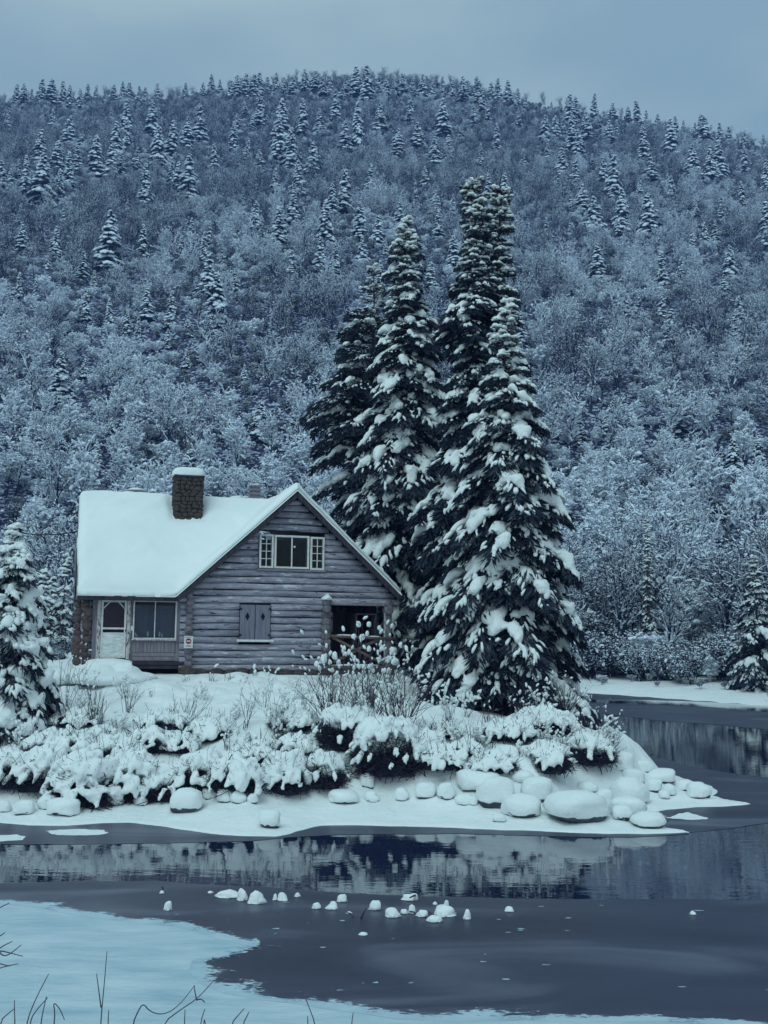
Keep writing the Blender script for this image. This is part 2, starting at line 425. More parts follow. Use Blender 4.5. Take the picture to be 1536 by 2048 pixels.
def ground_z(x, y):
    x = np.asarray(x, float); y = np.asarray(y, float); sh = x.shape
    P = np.stack([x.ravel(), y.ravel()], 1); P3 = np.concatenate([P, np.zeros((len(P), 1))], 1)
    n1 = fbm(P3, .45, 3, 3); n2 = fbm(P3, 1.6, 9, 3)
    d = poly_sdf(P, POINT) + .05 * n2 * (1 if True else 0)
    wide = sstep(2, 6, P[:, 0]) * sstep(25.5, 30, P[:, 1])
    s = d * (1 + .5 * wide)
    z = -.5 + .54 * sstep(-.7, .06, d) + .20 * sstep(.1, 1.8, s) + 1.0 * sstep(1.5, 3.3, s) + .20 * np.clip(s - 3, 0, 7.9)
    up = sstep(1.2, 3.0, s)
    z = np.minimum(z, 2.74 + .1 * n1)
    z = z + up * (.14 * n1 + .085 * n2) + .012 * n2 * sstep(.1, .6, d)
    # level ground round the cabin
    q = P - HO[:2]; lx = q @ HE[:2]; ly = q @ HD[:2]
    inside = sstep(-.9, -.2, lx) * (1 - sstep(10.6, 11.6, lx)) * sstep(-1.6, -.35, ly) * (1 - sstep(7, 8, ly))
    z = z * (1 - inside) + inside * (2.66 + .03 * n2)
    # far bank
    f = poly_sdf(P, FARBANK)
    zf = -.5 + .62 * sstep(-1.5, .3, f) + .25 * sstep(.2, 3, f) + .045 * np.clip(f - 1, 0, 30) + sstep(.3, 2.5, f) * (.12 * n1 + .08 * n2)
    z = np.maximum(z, zf)
    # photographer's bank
    c = 11.15 + .35 * vnoise(P3 * np.array([1, 0, 0]), .5, 5) - .05 * np.clip(P[:, 0], -20, 20) - P[:, 1]
    zn = -.5 + .49 * sstep(-.8, 0.0, c) + .5 * sstep(.1, 2.2, c) + 1.7 * sstep(1.6, 9, c) + sstep(.1, 1.0, c) * .05 * n1
    z = np.maximum(z, zn)
    return z.reshape(sh)
def gz(x, y): return float(ground_z(np.array([x]), np.array([y]))[0])

def spaced(lo, f0, f1, hi, step, growth):
    a = list(np.arange(f0, f1 + 1e-6, step)); s = step
    while a[-1] < hi: s *= growth; a.append(a[-1] + s)
    s = step
    while a[0] > lo: s *= growth; a.insert(0, a[0] - s)
    return np.array(a)
def grid_mesh(name, xs, ys, zf, mats, smooth=True):
    X, Y = np.meshgrid(xs, ys); Z = zf(X, Y)
    V = np.stack([X.ravel(), Y.ravel(), Z.ravel()], 1)
    nx, ny = len(xs), len(ys); i = np.arange(nx - 1)[None] + (np.arange(ny - 1) * nx)[:, None]
    F = np.stack([i, i + 1, i + 1 + nx, i + nx], -1).reshape(-1, 4)
    return mesh_from(name, V, [F], mats, smooth)
gx = spaced(-900, -10.5, 10.5, 900, .10, 1.1)
gy = spaced(-120, 21.3, 36, 1200, .10, 1.06)
ground = kind(link('ground', grid_mesh('ground', gx, gy, ground_z, ['snow_ground'])), 'structure')

# hillside
SKY = [(-700, 270), (-300, 215), (0, 205), (120, 195), (250, 192), (330, 200), (400, 193), (500, 178), (600, 172), (740, 162), (830, 170), (950, 182), (1050, 205), (1150, 222),
       (1250, 240), (1350, 258), (1450, 278), (1536, 296), (1800, 350), (2200, 440)]
_az = np.array([ray(a, b)[0] / ray(a, b)[1] for a, b in SKY]); _te = np.array([ray(a, b)[2] / ray(a, b)[1] for a, b in SKY])
YR, YH0 = 430.0, 88.0
def hill_z(x, y):
    x = np.asarray(x, float); y = np.asarray(y, float)
    te = np.interp(x / np.maximum(y, 1), _az, _te)
    t = (y - YH0) / (YR - YH0)
    tc = np.clip(t, 0, 1)
    g = .30 * tc + .70 * tc ** 1.25
    top = 4 + te * YR
    z = .6 + (top - .6) * g
    z = np.where(t > 1, top - (y - YR) * .12, z)
    z = np.where(t < 0, .6 + t * 40, z)
    P = np.stack([x, y, np.zeros_like(x)], -1)
    z = z + np.clip(tc * 6, 0, 1) * (1 - .75 * sstep(.8, 1, t)) * (5.0 * fbm(P, 1 / 55., 21, 2) + 1.2 * vnoise(P, 1 / 14., 5))
    return z
def hgrid():
    ay = np.concatenate([np.arange(80, 440, 5.0), np.arange(440, 1000, 40.)])
    aa = np.linspace(-.95, .95, 130)
    A, Y = np.meshgrid(aa, ay); X = A * Y
    V = np.stack([X.ravel(), Y.ravel(), hill_z(X, Y).ravel()], 1)
    nx, ny = len(aa), len(ay); i = np.arange(nx - 1)[None] + (np.arange(ny - 1) * nx)[:, None]
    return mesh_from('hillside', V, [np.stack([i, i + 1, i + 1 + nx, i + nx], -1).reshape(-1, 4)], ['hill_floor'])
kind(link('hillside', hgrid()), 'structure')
def land_z(x, y):
    return np.maximum(hill_z(x, y), ground_z(x, y))
_ys = np.linspace(86, 470, 800)
def on_hill(px, py):
    d = ray(px, py); k = _ys / d[1]
    zz = 4 + d[2] * k; h = hill_z(d[0] * k, _ys)
    i = np.argmax(zz <= h) if (zz <= h).any() else int(np.argmin(np.abs(_ys - 428)))
    y = min(_ys[i], 434); x = d[0] / d[1] * y
    return np.array([x, y, float(hill_z(np.array([x]), np.array([y]))[0])])

# ------------------------------------------------------------------ water and ice
wm = MB().add([(-900, -120, 0), (900, -120, 0), (900, 1000, 0), (-900, 1000, 0)], np.array([(0, 1, 2, 3)])).build('water', 'water')
kind(wm, 'structure')
def rough_outline(poly, step=.12, amp=.05, seed=0, sc=3.0):
    poly = np.asarray(poly, float); out = []
    for a, b in zip(poly, np.roll(poly, -1, 0)):
        L = np.linalg.norm(b - a); n = max(1, int(L / step)) if L < 60 else 1
        for k in range(n): out.append(a + (b - a) * k / n)
    out = np.array(out); P = np.concatenate([out, np.zeros((len(out), 1))], 1)
    dx = fbm(P, sc, seed, 3); dy = fbm(P + 31.7, sc, seed + 5, 3)
    out[:, 0] += amp * dx; out[:, 1] += amp * dy
    return out
def flat_sheet(name, outlines, z, mat, thick=0):
    mb = MB(); zk = z
    for o in outlines:
        zk += 2e-5
        V = np.concatenate([o, np.full((len(o), 1), zk)], 1)
        mb.add(V, np.array([range(len(o))]))
    ob = mb.build(name, mat)
    bm = bmesh.new(); bm.from_mesh(ob.data); bmesh.ops.triangulate(bm, faces=bm.faces[:])
    for f in bm.faces:
        if f.normal.z < 0: f.normal_flip()
    bm.to_mesh(ob.data); bm.free()
    return ob
near_ice = [(-60, 17.6)] + pxpoly([(-60, 1769), (0, 1767), (150, 1762), (300, 1762), (420, 1769), (550, 1777), (700, 1788), (850, 1793), (1000, 1797), (1200, 1800), (1400, 1799), (1536, 1801)]) + [(60, 17.2), (60, 8), (-60, 8)]
strip_ice = [(-60, 21.6)] + pxpoly([(-40, 1690), (0, 1689), (200, 1688), (380, 1686), (500, 1683), (575, 1675), (650, 1671), (900, 1668), (1150, 1674), (1260, 1676), (1380, 1668)]) + [(6.2, 23.6), (-60, 24)]
right_ice = pxpoly([(1300, 1667), (1400, 1663), (1500, 1651), (1600, 1640), (1800, 1600), (1800, 1572), (1600, 1562), (1500, 1552), (1420, 1540), (1340, 1522), (1270, 1505), (1210, 1490)]) + [(6.5, 37), (6.5, 24)]
rear_ice = pxpoly([(1150, 1424), (1230, 1430), (1320, 1441), (1420, 1449), (1536, 1459), (1700, 1478), (1700, 1436), (1536, 1424), (1400, 1413), (1280, 1409), (1150, 1404)])
shore_ice = pxpoly([(1130, 1399), (1300, 1400), (1420, 1404), (1536, 1411), (1700, 1424), (1700, 1410), (1536, 1402), (1420, 1396), (1300, 1390), (1130, 1386)])
kind(flat_sheet('ice_sheet', [rough_outline(near_ice, .2, .05, 1, .8), rough_outline(strip_ice, .15, .05, 2, 1.2), rough_outline(right_ice, .25, .10, 3, .8), rough_outline(rear_ice, .5, .15, 6, .3), rough_outline(shore_ice, .5, .15, 8, .3)], .005, 'ice'), 'structure')

# snow lying on the river ice: solid field plus ragged crumbs along its edge
cover = [(-60, 16.4)] + pxpoly([(-60, 1803), (0, 1805), (60, 1808), (110, 1817), (170, 1829), (240, 1838), (300, 1845), (360, 1850), (400, 1859), (440, 1870), (480, 1881), (515, 1893),
    (470, 1905), (430, 1915), (402, 1926), (400, 1945), (425, 1965), (470, 1983), (530, 1994), (610, 2001), (680, 2013), (740, 2022), (800, 2032), (900, 2036), (1050, 2034), (1150, 2038), (1300, 2036), (1450, 2042), (1536, 2052)]) + [(14, 10.9), (14, 8), (-60, 8)]
cover_o = rough_outline(cover, .03, .055, 11, 5.0)
rng = np.random.default_rng(5)
crumbs = []
edge = rough_outline(cover, .02, 0, 0)
edge = edge[(edge[:, 1] > 11.0) & (edge[:, 1] < 16.4) & (edge[:, 0] > -7) & (edge[:, 0] < 5.5)]
cs = poly_sdf
E2 = edge[rng.integers(0, len(edge), 3400)] + rng.normal(0, 1, (3400, 2)) * rng.choice([.03, .05, .09], (3400, 1)) * np.array([1.2, .9])
E2 = E2[:0]
for c in E2:
    k = rng.integers(5, 8); a = np.sort(rng.uniform(0, 2 * math.pi, k)); r = abs(rng.normal(.010, .010)) + .005
    crumbs.append(np.stack([c[0] + np.cos(a) * r * rng.uniform(.8, 2.2), c[1] + np.sin(a) * r * rng.uniform(.6, 1.3)], 1))
for c in np.stack([rng.uniform(-4, 5, 46), rng.uniform(11.6, 16.6, 46)], 1):       # frost flecks on the bare ice
    k = rng.integers(5, 8); a = np.sort(rng.uniform(0, 2 * math.pi, k)); r = abs(rng.normal(.012, .008)) + .006
    crumbs.append(np.stack([c[0] + np.cos(a) * r * 2.2, c[1] + np.sin(a) * r], 1))
patchA = pxpoly([(-20, 1672), (30, 1670), (54, 1674), (40, 1681), (-20, 1685)])
patchB = pxpoly([(86, 1663), (120, 1660), (170, 1659), (205, 1661), (220, 1666), (195, 1671), (140, 1672), (100, 1669)])
patchC = pxpoly([(1338, 1637), (1352, 1630), (1372, 1625), (1395, 1630), (1420, 1639), (1390, 1641)])
kind(flat_sheet('snow_cover', [cover_o] + crumbs, .011, 'snow_thin_vignette'), 'structure')
# slush: the snow thins out raggedly over the ice
def slush_material():
    m, nt, b = new_mat('slush')
    n = noise_node(nt, 9, 6, .7, 'Object', (1, 2.0, 1)); n2 = noise_node(nt, 1.6, 3, .5, 'Object', (1, 1.5, 1))
    at = nt.nodes.new('ShaderNodeAttribute'); at.attribute_name = 'fade'
    def math_(op, a, c):
        q = nt.nodes.new('ShaderNodeMath'); q.operation = op
        for i, v in enumerate((a, c)):
            if isinstance(v, (int, float)): q.inputs[i].default_value = v
            else: nt.links.new(v, q.inputs[i])
        return q.outputs[0]
    s = math_('ADD', math_('MULTIPLY', n.outputs['Fac'], 1.0), math_('MULTIPLY', n2.outputs['Fac'], .9))
    d = math_('SUBTRACT', s, math_('ADD', math_('MULTIPLY', at.outputs['Fac'], .85), .66))
    f = math_('MULTIPLY', d, 9.0); cl = nt.nodes.new('ShaderNodeClamp'); nt.links.new(f, cl.inputs['Value'])
    tr = nt.nodes.new('ShaderNodeBsdfTransparent'); mx = nt.nodes.new('ShaderNodeMixShader')
    c = ramp_node(nt, n2.outputs['Fac'], [(.3, (.34, .47, .57)), (.7, (.50, .62, .69))]); nt.links.new(c.outputs[0], b.inputs['Base Color']); b.inputs['Roughness'].default_value = .7
    nt.links.new(cl.outputs[0], mx.inputs[0]); nt.links.new(tr.outputs[0], mx.inputs[1]); nt.links.new(b.outputs[0], mx.inputs[2])
    nt.links.new(mx.outputs[0], nt.nodes['Material Output'].inputs[0]); return m
M['slush'] = slush_material()
_e = rough_outline(cover, .06, .03, 11, 2.0); _e = _e[(_e[:, 0] > -12) & (_e[:, 0] < 10) & (_e[:, 1] > 10.6) & (_e[:, 1] < 16.45)]
_t = np.gradient(_e, axis=0); _t = np.stack([np.convolve(np.pad(_t[:, k], 6, 'edge'), np.ones(13) / 13, 'valid') for k in (0, 1)], 1); _t /= np.maximum(np.linalg.norm(_t, axis=1, keepdims=True), 1e-9)
_nr = np.stack([-_t[:, 1], _t[:, 0]], 1)
if poly_sdf(_e + _nr * .05, cover).mean() > poly_sdf(_e - _nr * .05, cover).mean(): _nr = -_nr
_wd = (.55 + .35 * vnoise(np.concatenate([_e, np.zeros((len(_e), 1))], 1), .7, 4))[:, None]
_rows = [(-.14, 0.0), (0.0, .18), (.33, .45), (.66, .72), (1.0, 1.0)]
_V = np.concatenate([np.concatenate([_e + _nr * (_wd * o if o > 0 else o), np.full((len(_e), 1), .0085 + .0045 * (o <= 0))], 1) for o, _ in _rows]); _n = len(_e); _i = np.arange(_n - 1)
_ok = np.linalg.norm(_e[1:] - _e[:-1], axis=1) < .5
_me = mesh_from('slush_edge', _V, [np.concatenate([np.stack([_i, _i + 1, _i + 1 + _n, _i + _n], 1)[_ok] + r * _n for r in range(4)])], ['slush'])
_a = _me.attributes.new('fade', 'FLOAT', 'POINT'); _a.data.foreach_set('value', np.repeat([f for _, f in _rows], _n).astype(np.float32))
kind(link('slush_edge', _me), 'structure')
kind(flat_sheet('snow_patches', [rough_outline(p, .03, .05, 13 + i, 6) for i, p in enumerate((patchA, patchB, patchC))], .010, 'snow_ground'), 'structure')

# ------------------------------------------------------------------ the log cabin
cabin = empty('log_cabin', HO, HA)
tag(cabin, 'weathered two-wing log cabin with snow-covered roof, stone chimney and shuttered window', 'cabin')
rg = np.random.default_rng(11)
APX, APZ, SL = 6.77, 6.05, .93              # gable apex and slope of the cross gable
RY, RZ, SM = 3.6, 5.95, .885                # main ridge depth, height, slope
X0, X1, Y0, Y1 = -.18, 10.45, -.38, 7.58
def roof_z(x, y):
    cross = APZ - SL * np.abs(x - APX)
    main = RZ - SM * np.abs(y - RY)
    return np.where(x < APX, np.maximum(cross, main), cross)

def log_mesh(L, r, axis='x', n=10, wob=.012):
    k = max(4, int(L / .35)); t = np.linspace(0, L, k)
    ph = rg.uniform(0, 6, 3)
    pts = np.stack([t, wob * np.sin(t * 1.3 + ph[0]), wob * np.sin(t * 1.7 + ph[1])], 1)
    rad = r * (1 + .05 * np.sin(t * 2.1 + ph[2]) + rg.normal(0, .012, k))
    V, F = polytube(pts, rad, n)
    V[:, 1] *= .9
    if axis == 'y': V = V[:, [1, 0, 2]]; F = [f[:, ::-1] for f in F]
    return mesh_from('log', V, F, ['log'], True)

PITCHZ, LR = .222, .109
# openings in the front wall: x0,x1,z0,z1
OPEN = [(5.55, 7.84, 3.40, 4.62), (4.97, 6.03, 1.06, 2.25), (8.08, 10.0, .0, 2.33)]
def row_segments(z, xa, xb, opens):
    segs = [(xa, xb)]
    for a, b, c, d in opens:
        if c - .02 < z < d + .02:
            new = []
            for s, e in segs:
                if b <= s or a >= e: new.append((s, e)); continue
                if a > s: new.append((s, a))
                if b < e: new.append((b, e))
            segs = new
    return [(s, e) for s, e in segs if e - s > .05]
rows = []
z = .16
while z < 5.9:
    xa, xb = 3.05, 10.2
    if z > 2.32:
        xa = max(2.95, APX - (APZ - .10 - z) / SL + .02); xb = min(10.5, APX + (APZ - .10 - z) / SL - .02)
    rows += [(z, s, e) for s, e in row_segments(z, xa, xb, OPEN)]
    z += PITCHZ
back = MB()
for z, s, e in rows:
    s2, e2 = max(s, 3.32), e
    if e2 - s2 > .02: back.box(s2, e2, .10, .16, z - PITCHZ / 2, z + PITCHZ / 2)
front_wall = back.build('front_wall', 'dark', cabin)
for z, s, e in rows:
    link('log', log_mesh(e - s, LR * rg.uniform(.95, 1.05)), front_wall, (s, rg.normal(0, .008), z))
# side and rear walls (left end, right end, rear) with their own logs
def side_wall(name, x, y0, y1, zmax, gable=True):
    mb = MB(); zs = np.arange(.16, zmax, PITCHZ); spans = []
    for z in zs:
        a, b = y0, y1
        if gable and z > 2.35: a = max(y0, RY - (RZ - .12 - z) / SM); b = min(y1, RY + (RZ - .12 - z) / SM)
        if b - a > .1: spans.append((z, a, b)); mb.box(x - .03, x + .03, a + .15, b - .15 if b - a > .4 else b, z - PITCHZ / 2, z + PITCHZ / 2)
    w = mb.build(name, 'dark', cabin)
    for z, a, b in spans: link('log', log_mesh(b - a, LR, 'y', 8), w, (x, a, z))
side_wall('end_wall', .22, .02, 7.2, 5.7)
side_wall('side_wall', 10.22, 1.7, 7.2, 2.4, False)
rw = MB().box(.3, 10.1, 7.12, 7.2, .05, 2.6).build('rear_wall', 'dark', cabin)
for z in np.arange(.16, 2.5, PITCHZ): link('log', log_mesh(10.3, LR, 'x', 6), rw, (0, 7.3, z))
# crossing log ends at the corners
def corner(name, x, y, z0, z1, mat, r=.125, n=2, jit=.02):
    st = MB().box(x - .07, x + .07, y + .02, y + .3, z0, z1).build(name, 'dark', cabin)
    z = z0 + .1
    while z < z1:
        L = rg.uniform(.38, .52); rr = r * rg.uniform(.88, 1.12)
        V, F = polytube([(0, -L + .3, 0), (0, -L + .32, 0), (0, .1, 0), (0, .3, 0)], [rr * .9, rr, rr, rr], 10)
        link('log_end', mesh_from('log_end', V, F, [mat], True), st, (x + rg.normal(0, jit), y, z))
        z += PITCHZ
    return st
corner('corner_post', 3.33, -.05, .16, 2.62, 'log_end')
cap_post = corner('corner_post', 7.90, -.10, .25, 2.36, 'log_end', .14)
corner('corner_post', -.12, .02, .25, 2.5, 'log_brown', .13, jit=.03)
corner('corner_post', .12, -.04, .25, 2.5, 'log_brown', .13, jit=.03)
corner('corner_post', 10.12, -.05, 2.02, 2.52, 'log_end', .14)
V, F = blobs([(7.9, -.2, 2.47), (7.82, -.2, 2.44), (7.98, -.2, 2.44)], [(0, 1, 0)] * 3, [(.24, .11, .17), (.2, .11, .10), (.2, .11, .10)], 3, .2, 0, .25, 6)
link('snow_cap', fused('snow_cap', V, F, 'snow', .03), cap_post)

# roof deck and its snow blanket
def roof_mesh(name, inset, t0, t1, mat, res, edge_round=0.0, lump=0.0):
    xs = np.unique(np.concatenate([np.linspace(X0 + inset, X1 - inset, int(10.8 / res)), [APX]])); ys = np.unique(np.concatenate([np.linspace(Y0 + inset, Y1 - inset, int(8 / res)), [RY]]))
    X, Y = np.meshgrid(xs, ys); base = roof_z(X, Y)
    th = np.full_like(X, t1)
    if edge_round:
        de = np.minimum.reduce([X - xs[0], xs[-1] - X, Y - ys[0], ys[-1] - Y])
        k = np.clip(de / edge_round, 0, 1); th = t0 + (t1 - t0) * (.25 + .75 * np.sqrt(np.clip(1 - (1 - k) ** 2, 0, 1)))
        P = np.stack([X, Y, base], -1)
        th = th + lump * fbm(P, .9, 3, 3) * k + .022 * fbm(P, 3.5, 8, 3) * (.3 + .7 * k)
        rimk = (1 - k) ** 2; wob = .055 * fbm(P * np.array([1, 1, .3]), 1.6, 12, 3)
        Y = Y + np.where(Y < ys[0] + edge_round, wob * rimk - .03 * rimk, 0) ; X = X + np.where((X < xs[0] + edge_round), wob * rimk, 0)
        th = th - np.where((Y < .0) & (X < 2.9), .05 * rimk * (1 + fbm(P, 2.2, 6, 2)), 0)
        # melt-back round the chimney
        th = th - .16 * np.exp(-(np.maximum(np.abs(X - 3.5) - .5, 0) ** 2 + np.maximum(np.abs(Y - 3.03) - .42, 0) ** 2) / .03)
    n = X.size; nx, ny = len(xs), len(ys)
    V = np.concatenate([np.stack([X.ravel(), Y.ravel(), (base + th).ravel()], 1), np.stack([X.ravel(), Y.ravel(), (base + t0).ravel()], 1)])
    i = (np.arange(nx - 1)[None] + (np.arange(ny - 1) * nx)[:, None]).ravel()
    top = np.stack([i, i + 1, i + 1 + nx, i + nx], 1); bot = top[:, ::-1] + n
    rim = np.concatenate([np.arange(nx), np.arange(1, ny) * nx + nx - 1, (ny - 1) * nx + np.arange(nx - 2, -1, -1), np.arange(ny - 2, 0, -1) * nx])
    r2 = np.roll(rim, -1); side = np.stack([rim, rim + n, r2 + n, r2], 1)[:, ::-1]
    return mesh_from(name, V, [top, bot, side], [mat], True)
roof = link('roof', roof_mesh('roof', .0, -.12, .0, 'shingle', .25), cabin)
roof.data.polygons.foreach_set('use_smooth', np.zeros(len(roof.data.polygons), bool))
link('snow_blanket', roof_mesh('snow_blanket', -.035, .004, .32, 'snow_roof', .07, .32, .05), roof)
# rake boards and eaves fascia
rk = MB()
for s in (-1, 1):
    xe = 2.95 if s < 0 else 10.43
    rk.bar((APX, Y0 - .03, APZ - .12), (xe, Y0 - .03, APZ - .12 - SL * abs(xe - APX)), .045, .15)
rk.build('rake_board', 'plank_dark', cabin)
MB().box(X0, 2.98, Y0 - .03, Y0 + .02, 2.27, 2.42).build('fascia', 'plank_dark', cabin)
MB().bar((X0 - .02, RY, RZ - .1), (X0 - .02, Y1, RZ - .1 - SM * (Y1 - RY)), .04, .16).build('rake_board', 'metal', cabin)
MB().bar((X0 - .02, RY, RZ - .1), (X0 - .02, Y0, RZ - .1 - SM * (RY - Y0)), .04, .16).build('rake_board', 'board', cabin)

# chimney of field stones
ch = MB().box(3.06, 3.96, 2.69, 3.39, 4.6, 6.78).build('chimney', 'mortar', cabin)
stone_meshes = []
for k in range(8):
    V, Fc = ICO[2]; V = np.sign(V) * np.abs(V) ** .72
    V = V * .52 * (1 + .30 * vnoise(V, 1.9, k)[:, None]); stone_meshes.append(mesh_from('stone', V, [Fc], ['stone'], True))
def stones(u0, u1, z0, z1, place, parent, h=.145, w=.2, depth=.16):
    z = z0
    while z < z1 - .04:
        hh = h * rg.uniform(.75, 1.3); u = u0
        while u < u1 - .03:
            ww = min(w * rg.uniform(.65, 1.4), u1 - u)
            if u1 - u - ww < .07: ww = u1 - u
            o = link('stone', stone_meshes[rg.integers(8)], parent)
            c, sx, sy = place(u + ww / 2, ww)
            o.location = (c[0], c[1], z + hh / 2); o.scale = (sx * 1.02 if sx else depth, sy * 1.02 if sy else depth, hh * 1.0)
            o.rotation_euler = (0, rg.normal(0, .14), 0); o.location.z += rg.normal(0, .015); u += ww
        z += hh * .94
stones(3.03, 3.99, 5.0, 6.78, lambda u, w: ((u, 2.70), w, 0), ch)
stones(2.7, 3.4, 5.3, 6.78, lambda u, w: ((3.06, u), 0, w), ch)
stones(2.7, 3.4, 5.3, 6.78, lambda u, w: ((3.96, u), 0, w), ch)
stones(3.03, 3.99, 5.3, 6.78, lambda u, w: ((u, 3.38), w, 0), ch, .3, .4)
bevel(MB().box(2.97, 4.05, 2.60, 3.48, 6.76, 6.84).build('chimney_cap', 'mortar', cabin), .02)
V, F = blobs([(3.5, 3.03, 6.95), (3.3, 3.03, 6.94), (3.72, 3.05, 6.94)], [(1, 0, 0)] * 3, [(.5, .42, .27)] * 3, 3, .5, 0, .15, 3)
V[:, 0] = np.clip(V[:, 0], 2.94, 4.08); V[:, 1] = np.clip(V[:, 1], 2.57, 3.5); V[:, 2] = np.maximum(V[:, 2], 6.846)
mbx = MB().box(2.96, 4.06, 2.6, 3.48, 6.846, 7.0); mbx.add(V, F)
V, F = ICO[3]; V = np.sign(V) * np.abs(V) ** np.array([.42, .42, .6]); V = V * np.array([.57, .47, .27]) * (1 + .06 * vnoise(V, 1.5, 4))[:, None]; V[:, 2] = np.where(V[:, 2] < 0, V[:, 2] * .25, V[:, 2]); V = V + np.array([3.51, 3.04, 6.89])
link('snow_cap', mesh_from('snow_cap', V, [F], ['snow']), ch)
# roof vents behind the ridge
def stack_vent(x, y, z0, w, h):
    v = MB().box(x - w * .38, x + w * .38, y - w * .38, y + w * .38, z0, z0 + h).build('roof_vent', 'metal', cabin)
    for k in range(4):
        zz = z0 + h * (.55 + .15 * k)
        MB().box(x - w / 2, x + w / 2, y - w / 2, y + w / 2, zz, zz + h * .06).build('louver', 'metal', v)
    V, F = blobs([(x, y, z0 + h * 1.07)], [(1, 0, 0)], [(w * .52, w * .5, .05)], 2, .3, 0, .2, 6); link('snow_cap', mesh_from('snow_cap', V, [F], ['snow']), v)
stack_vent(6.10, 3.95, 5.72, .42, 1.0)
def low_vent(x, y, z):
    v = MB().box(x - .24, x + .24, y - .2, y + .2, z, z + .30).build('roof_vent', 'metal', cabin)
    MB().box(x - .30, x + .30, y - .27, y + .27, z + .30, z + .345).build('vent_hood', 'metal', v)
    V, F = blobs([(x, y, z + .37)], [(1, 0, 0)], [(.3, .27, .11)], 2, .2, 0, .2, 4); link('snow_cap', mesh_from('snow_cap', V, [F], ['snow']), v)
low_vent(1.75, 3.95, 6.0); low_vent(5.45, 4.1, 5.9)

# ---- gable window: three units
def window(parts, x0, x1, z0, z1, cols, rws, fw, y=-.12, pane_y=.0, name='window', mat='paint', bar=.02):
    w = MB()
    w.box(x0, x0 + fw, y, .1, z0, z1).box(x1 - fw, x1, y, .1, z0, z1).box(x0 + fw, x1 - fw, y, .1, z0, z0 + fw).box(x0 + fw, x1 - fw, y, .1, z1 - fw, z1)
    w = w.build(name, mat, cabin)
    cx = np.linspace(x0 + fw, x1 - fw, cols + 1); cz = np.linspace(z0 + fw, z1 - fw, rws + 1)
    for i in range(1, cols): MB().box(cx[i] - bar, cx[i] + bar, y + .02, y + .07, z0 + fw, z1 - fw).build('muntin', mat, w)
    for j in range(1, rws): MB().box(x0 + fw, x1 - fw, y + .026, y + .064, cz[j] - bar * .8, cz[j] + bar * .8).build('muntin', mat, w)
    for i in range(cols):
        for j in range(rws):
            MB().box(cx[i] + .002, cx[i + 1] - .002, y + .045, y + .05, cz[j] + .002, cz[j + 1] - .002).build('pane', 'glass', w)
    return w
window(None, 5.58, 6.06, 3.45, 4.58, 2, 4, .065, name='window', bar=.014)
wc = window(None, 6.09, 7.28, 3.45, 4.57, 2, 1, .065, bar=.022)
MB().box(6.74, 6.80, -.13, -.08, 4.16, 4.22).build('window_latch', 'paint', wc)
window(None, 7.32, 7.81, 3.43, 4.55, 2, 4, .065, bar=.014)
MB().box(5.52, 7.88, -.14, .09, 3.36, 3.425).build('window_sill', 'board', cabin)
# dark room behind the gable windows
MB().box(5.35, 8.2, 1.0, 1.05, 3.0, 4.5).build('inner_wall', 'dark', cabin)

# ---- shutters
for sx0, sx1 in ((4.99, 5.49), (5.505, 6.01)):
    n = 3; wdt = (sx1 - sx0) / n; cxd = (sx0 + sx1) / 2; czd = 1.83
    sh = MB().box(sx0, sx1, -.05, -.02, 1.08, 2.22).build('shutter', 'dark', cabin)
    for k in range(n):
        a, b = sx0 + k * wdt + .003, sx0 + (k + 1) * wdt - .003
        # boards, the middle one cut through by a diamond
        if k != 1:
            bevel(MB().box(a, b, -.09, -.052, 1.08, 2.22).build('board', 'shutter', sh), .006)
        else:
            mm = MB(); hw, hh = .074, .15; m = (a + b) / 2
            for y, flip in ((-.09, False), (-.052, True)):
                Vq = [(a, y, 1.08), (b, y, 1.08), (b, y, czd), (b, y, 2.22), (a, y, 2.22), (a, y, czd), (m, y, czd - hh), (m + hw, y, czd), (m, y, czd + hh), (m - hw, y, czd)]
                Fq = [np.array([(0, 1, 6)]), np.array([(1, 2, 7, 6), (2, 3, 8, 7), (4, 5, 9, 8), (5, 0, 6, 9)]), np.array([(3, 4, 8)])]
                mm.add(Vq, [f[:, ::-1] for f in Fq] if flip else Fq)
            mm.build('board', 'shutter', sh)
    for zz in (1.22, 2.08):
        xs_ = sx0 + .03 if sx0 < 5.3 else sx1 - .03
        MB().box(xs_ - .035, xs_ + .035, -.105, -.09, zz - .035, zz + .035).build('hinge', 'iron', sh)
MB().box(4.9, 6.13, -.17, .09, 1.0, 1.055).build('shutter_sill', 'paint', cabin)
MB().box(4.9, 6.13, -.168, -.02, 1.056, 1.075).build('snow_cap', 'snow', cabin)
MB().box(5.485, 5.51, -.115, -.09, 1.50, 1.55).build('latch', 'iron', cabin)

# ---- left wing: framed porch wall with door, window, boards
fw_ = MB().box(.30, .45, -.02, .06, .36, 2.45).box(1.47, 1.55, -.0, .06, .36, 2.45).box(2.94, 3.1, -.02, .06, .36, 2.45).box(.30, 3.1, -.0, .06, 2.36, 2.50).box(1.55, 2.94, .01, .06, .36, 1.06).build('porch_wall', 'board', cabin)
for k in range(12):
    a = 1.57 + k * .1135
    bevel(MB().box(a, a + .108, -.02, .01, .64, 1.02).build('board', 'board', fw_), .008)
for z in (.37, .505): bevel(MB().box(1.56, 2.93, -.03, .01, z, z + .125).build('board', 'board', fw_), .008)
for k in range(27):
    a = .32 + k * .1
    MB().box(a, a + .095, -.035, -.002, 2.30, 2.46).build('board', 'board', fw_)
for k in range(2):
    a = .305 + k * .072; MB().box(a, a + .069, -.045, -.021, .36, 2.3).build('board', 'board', fw_)
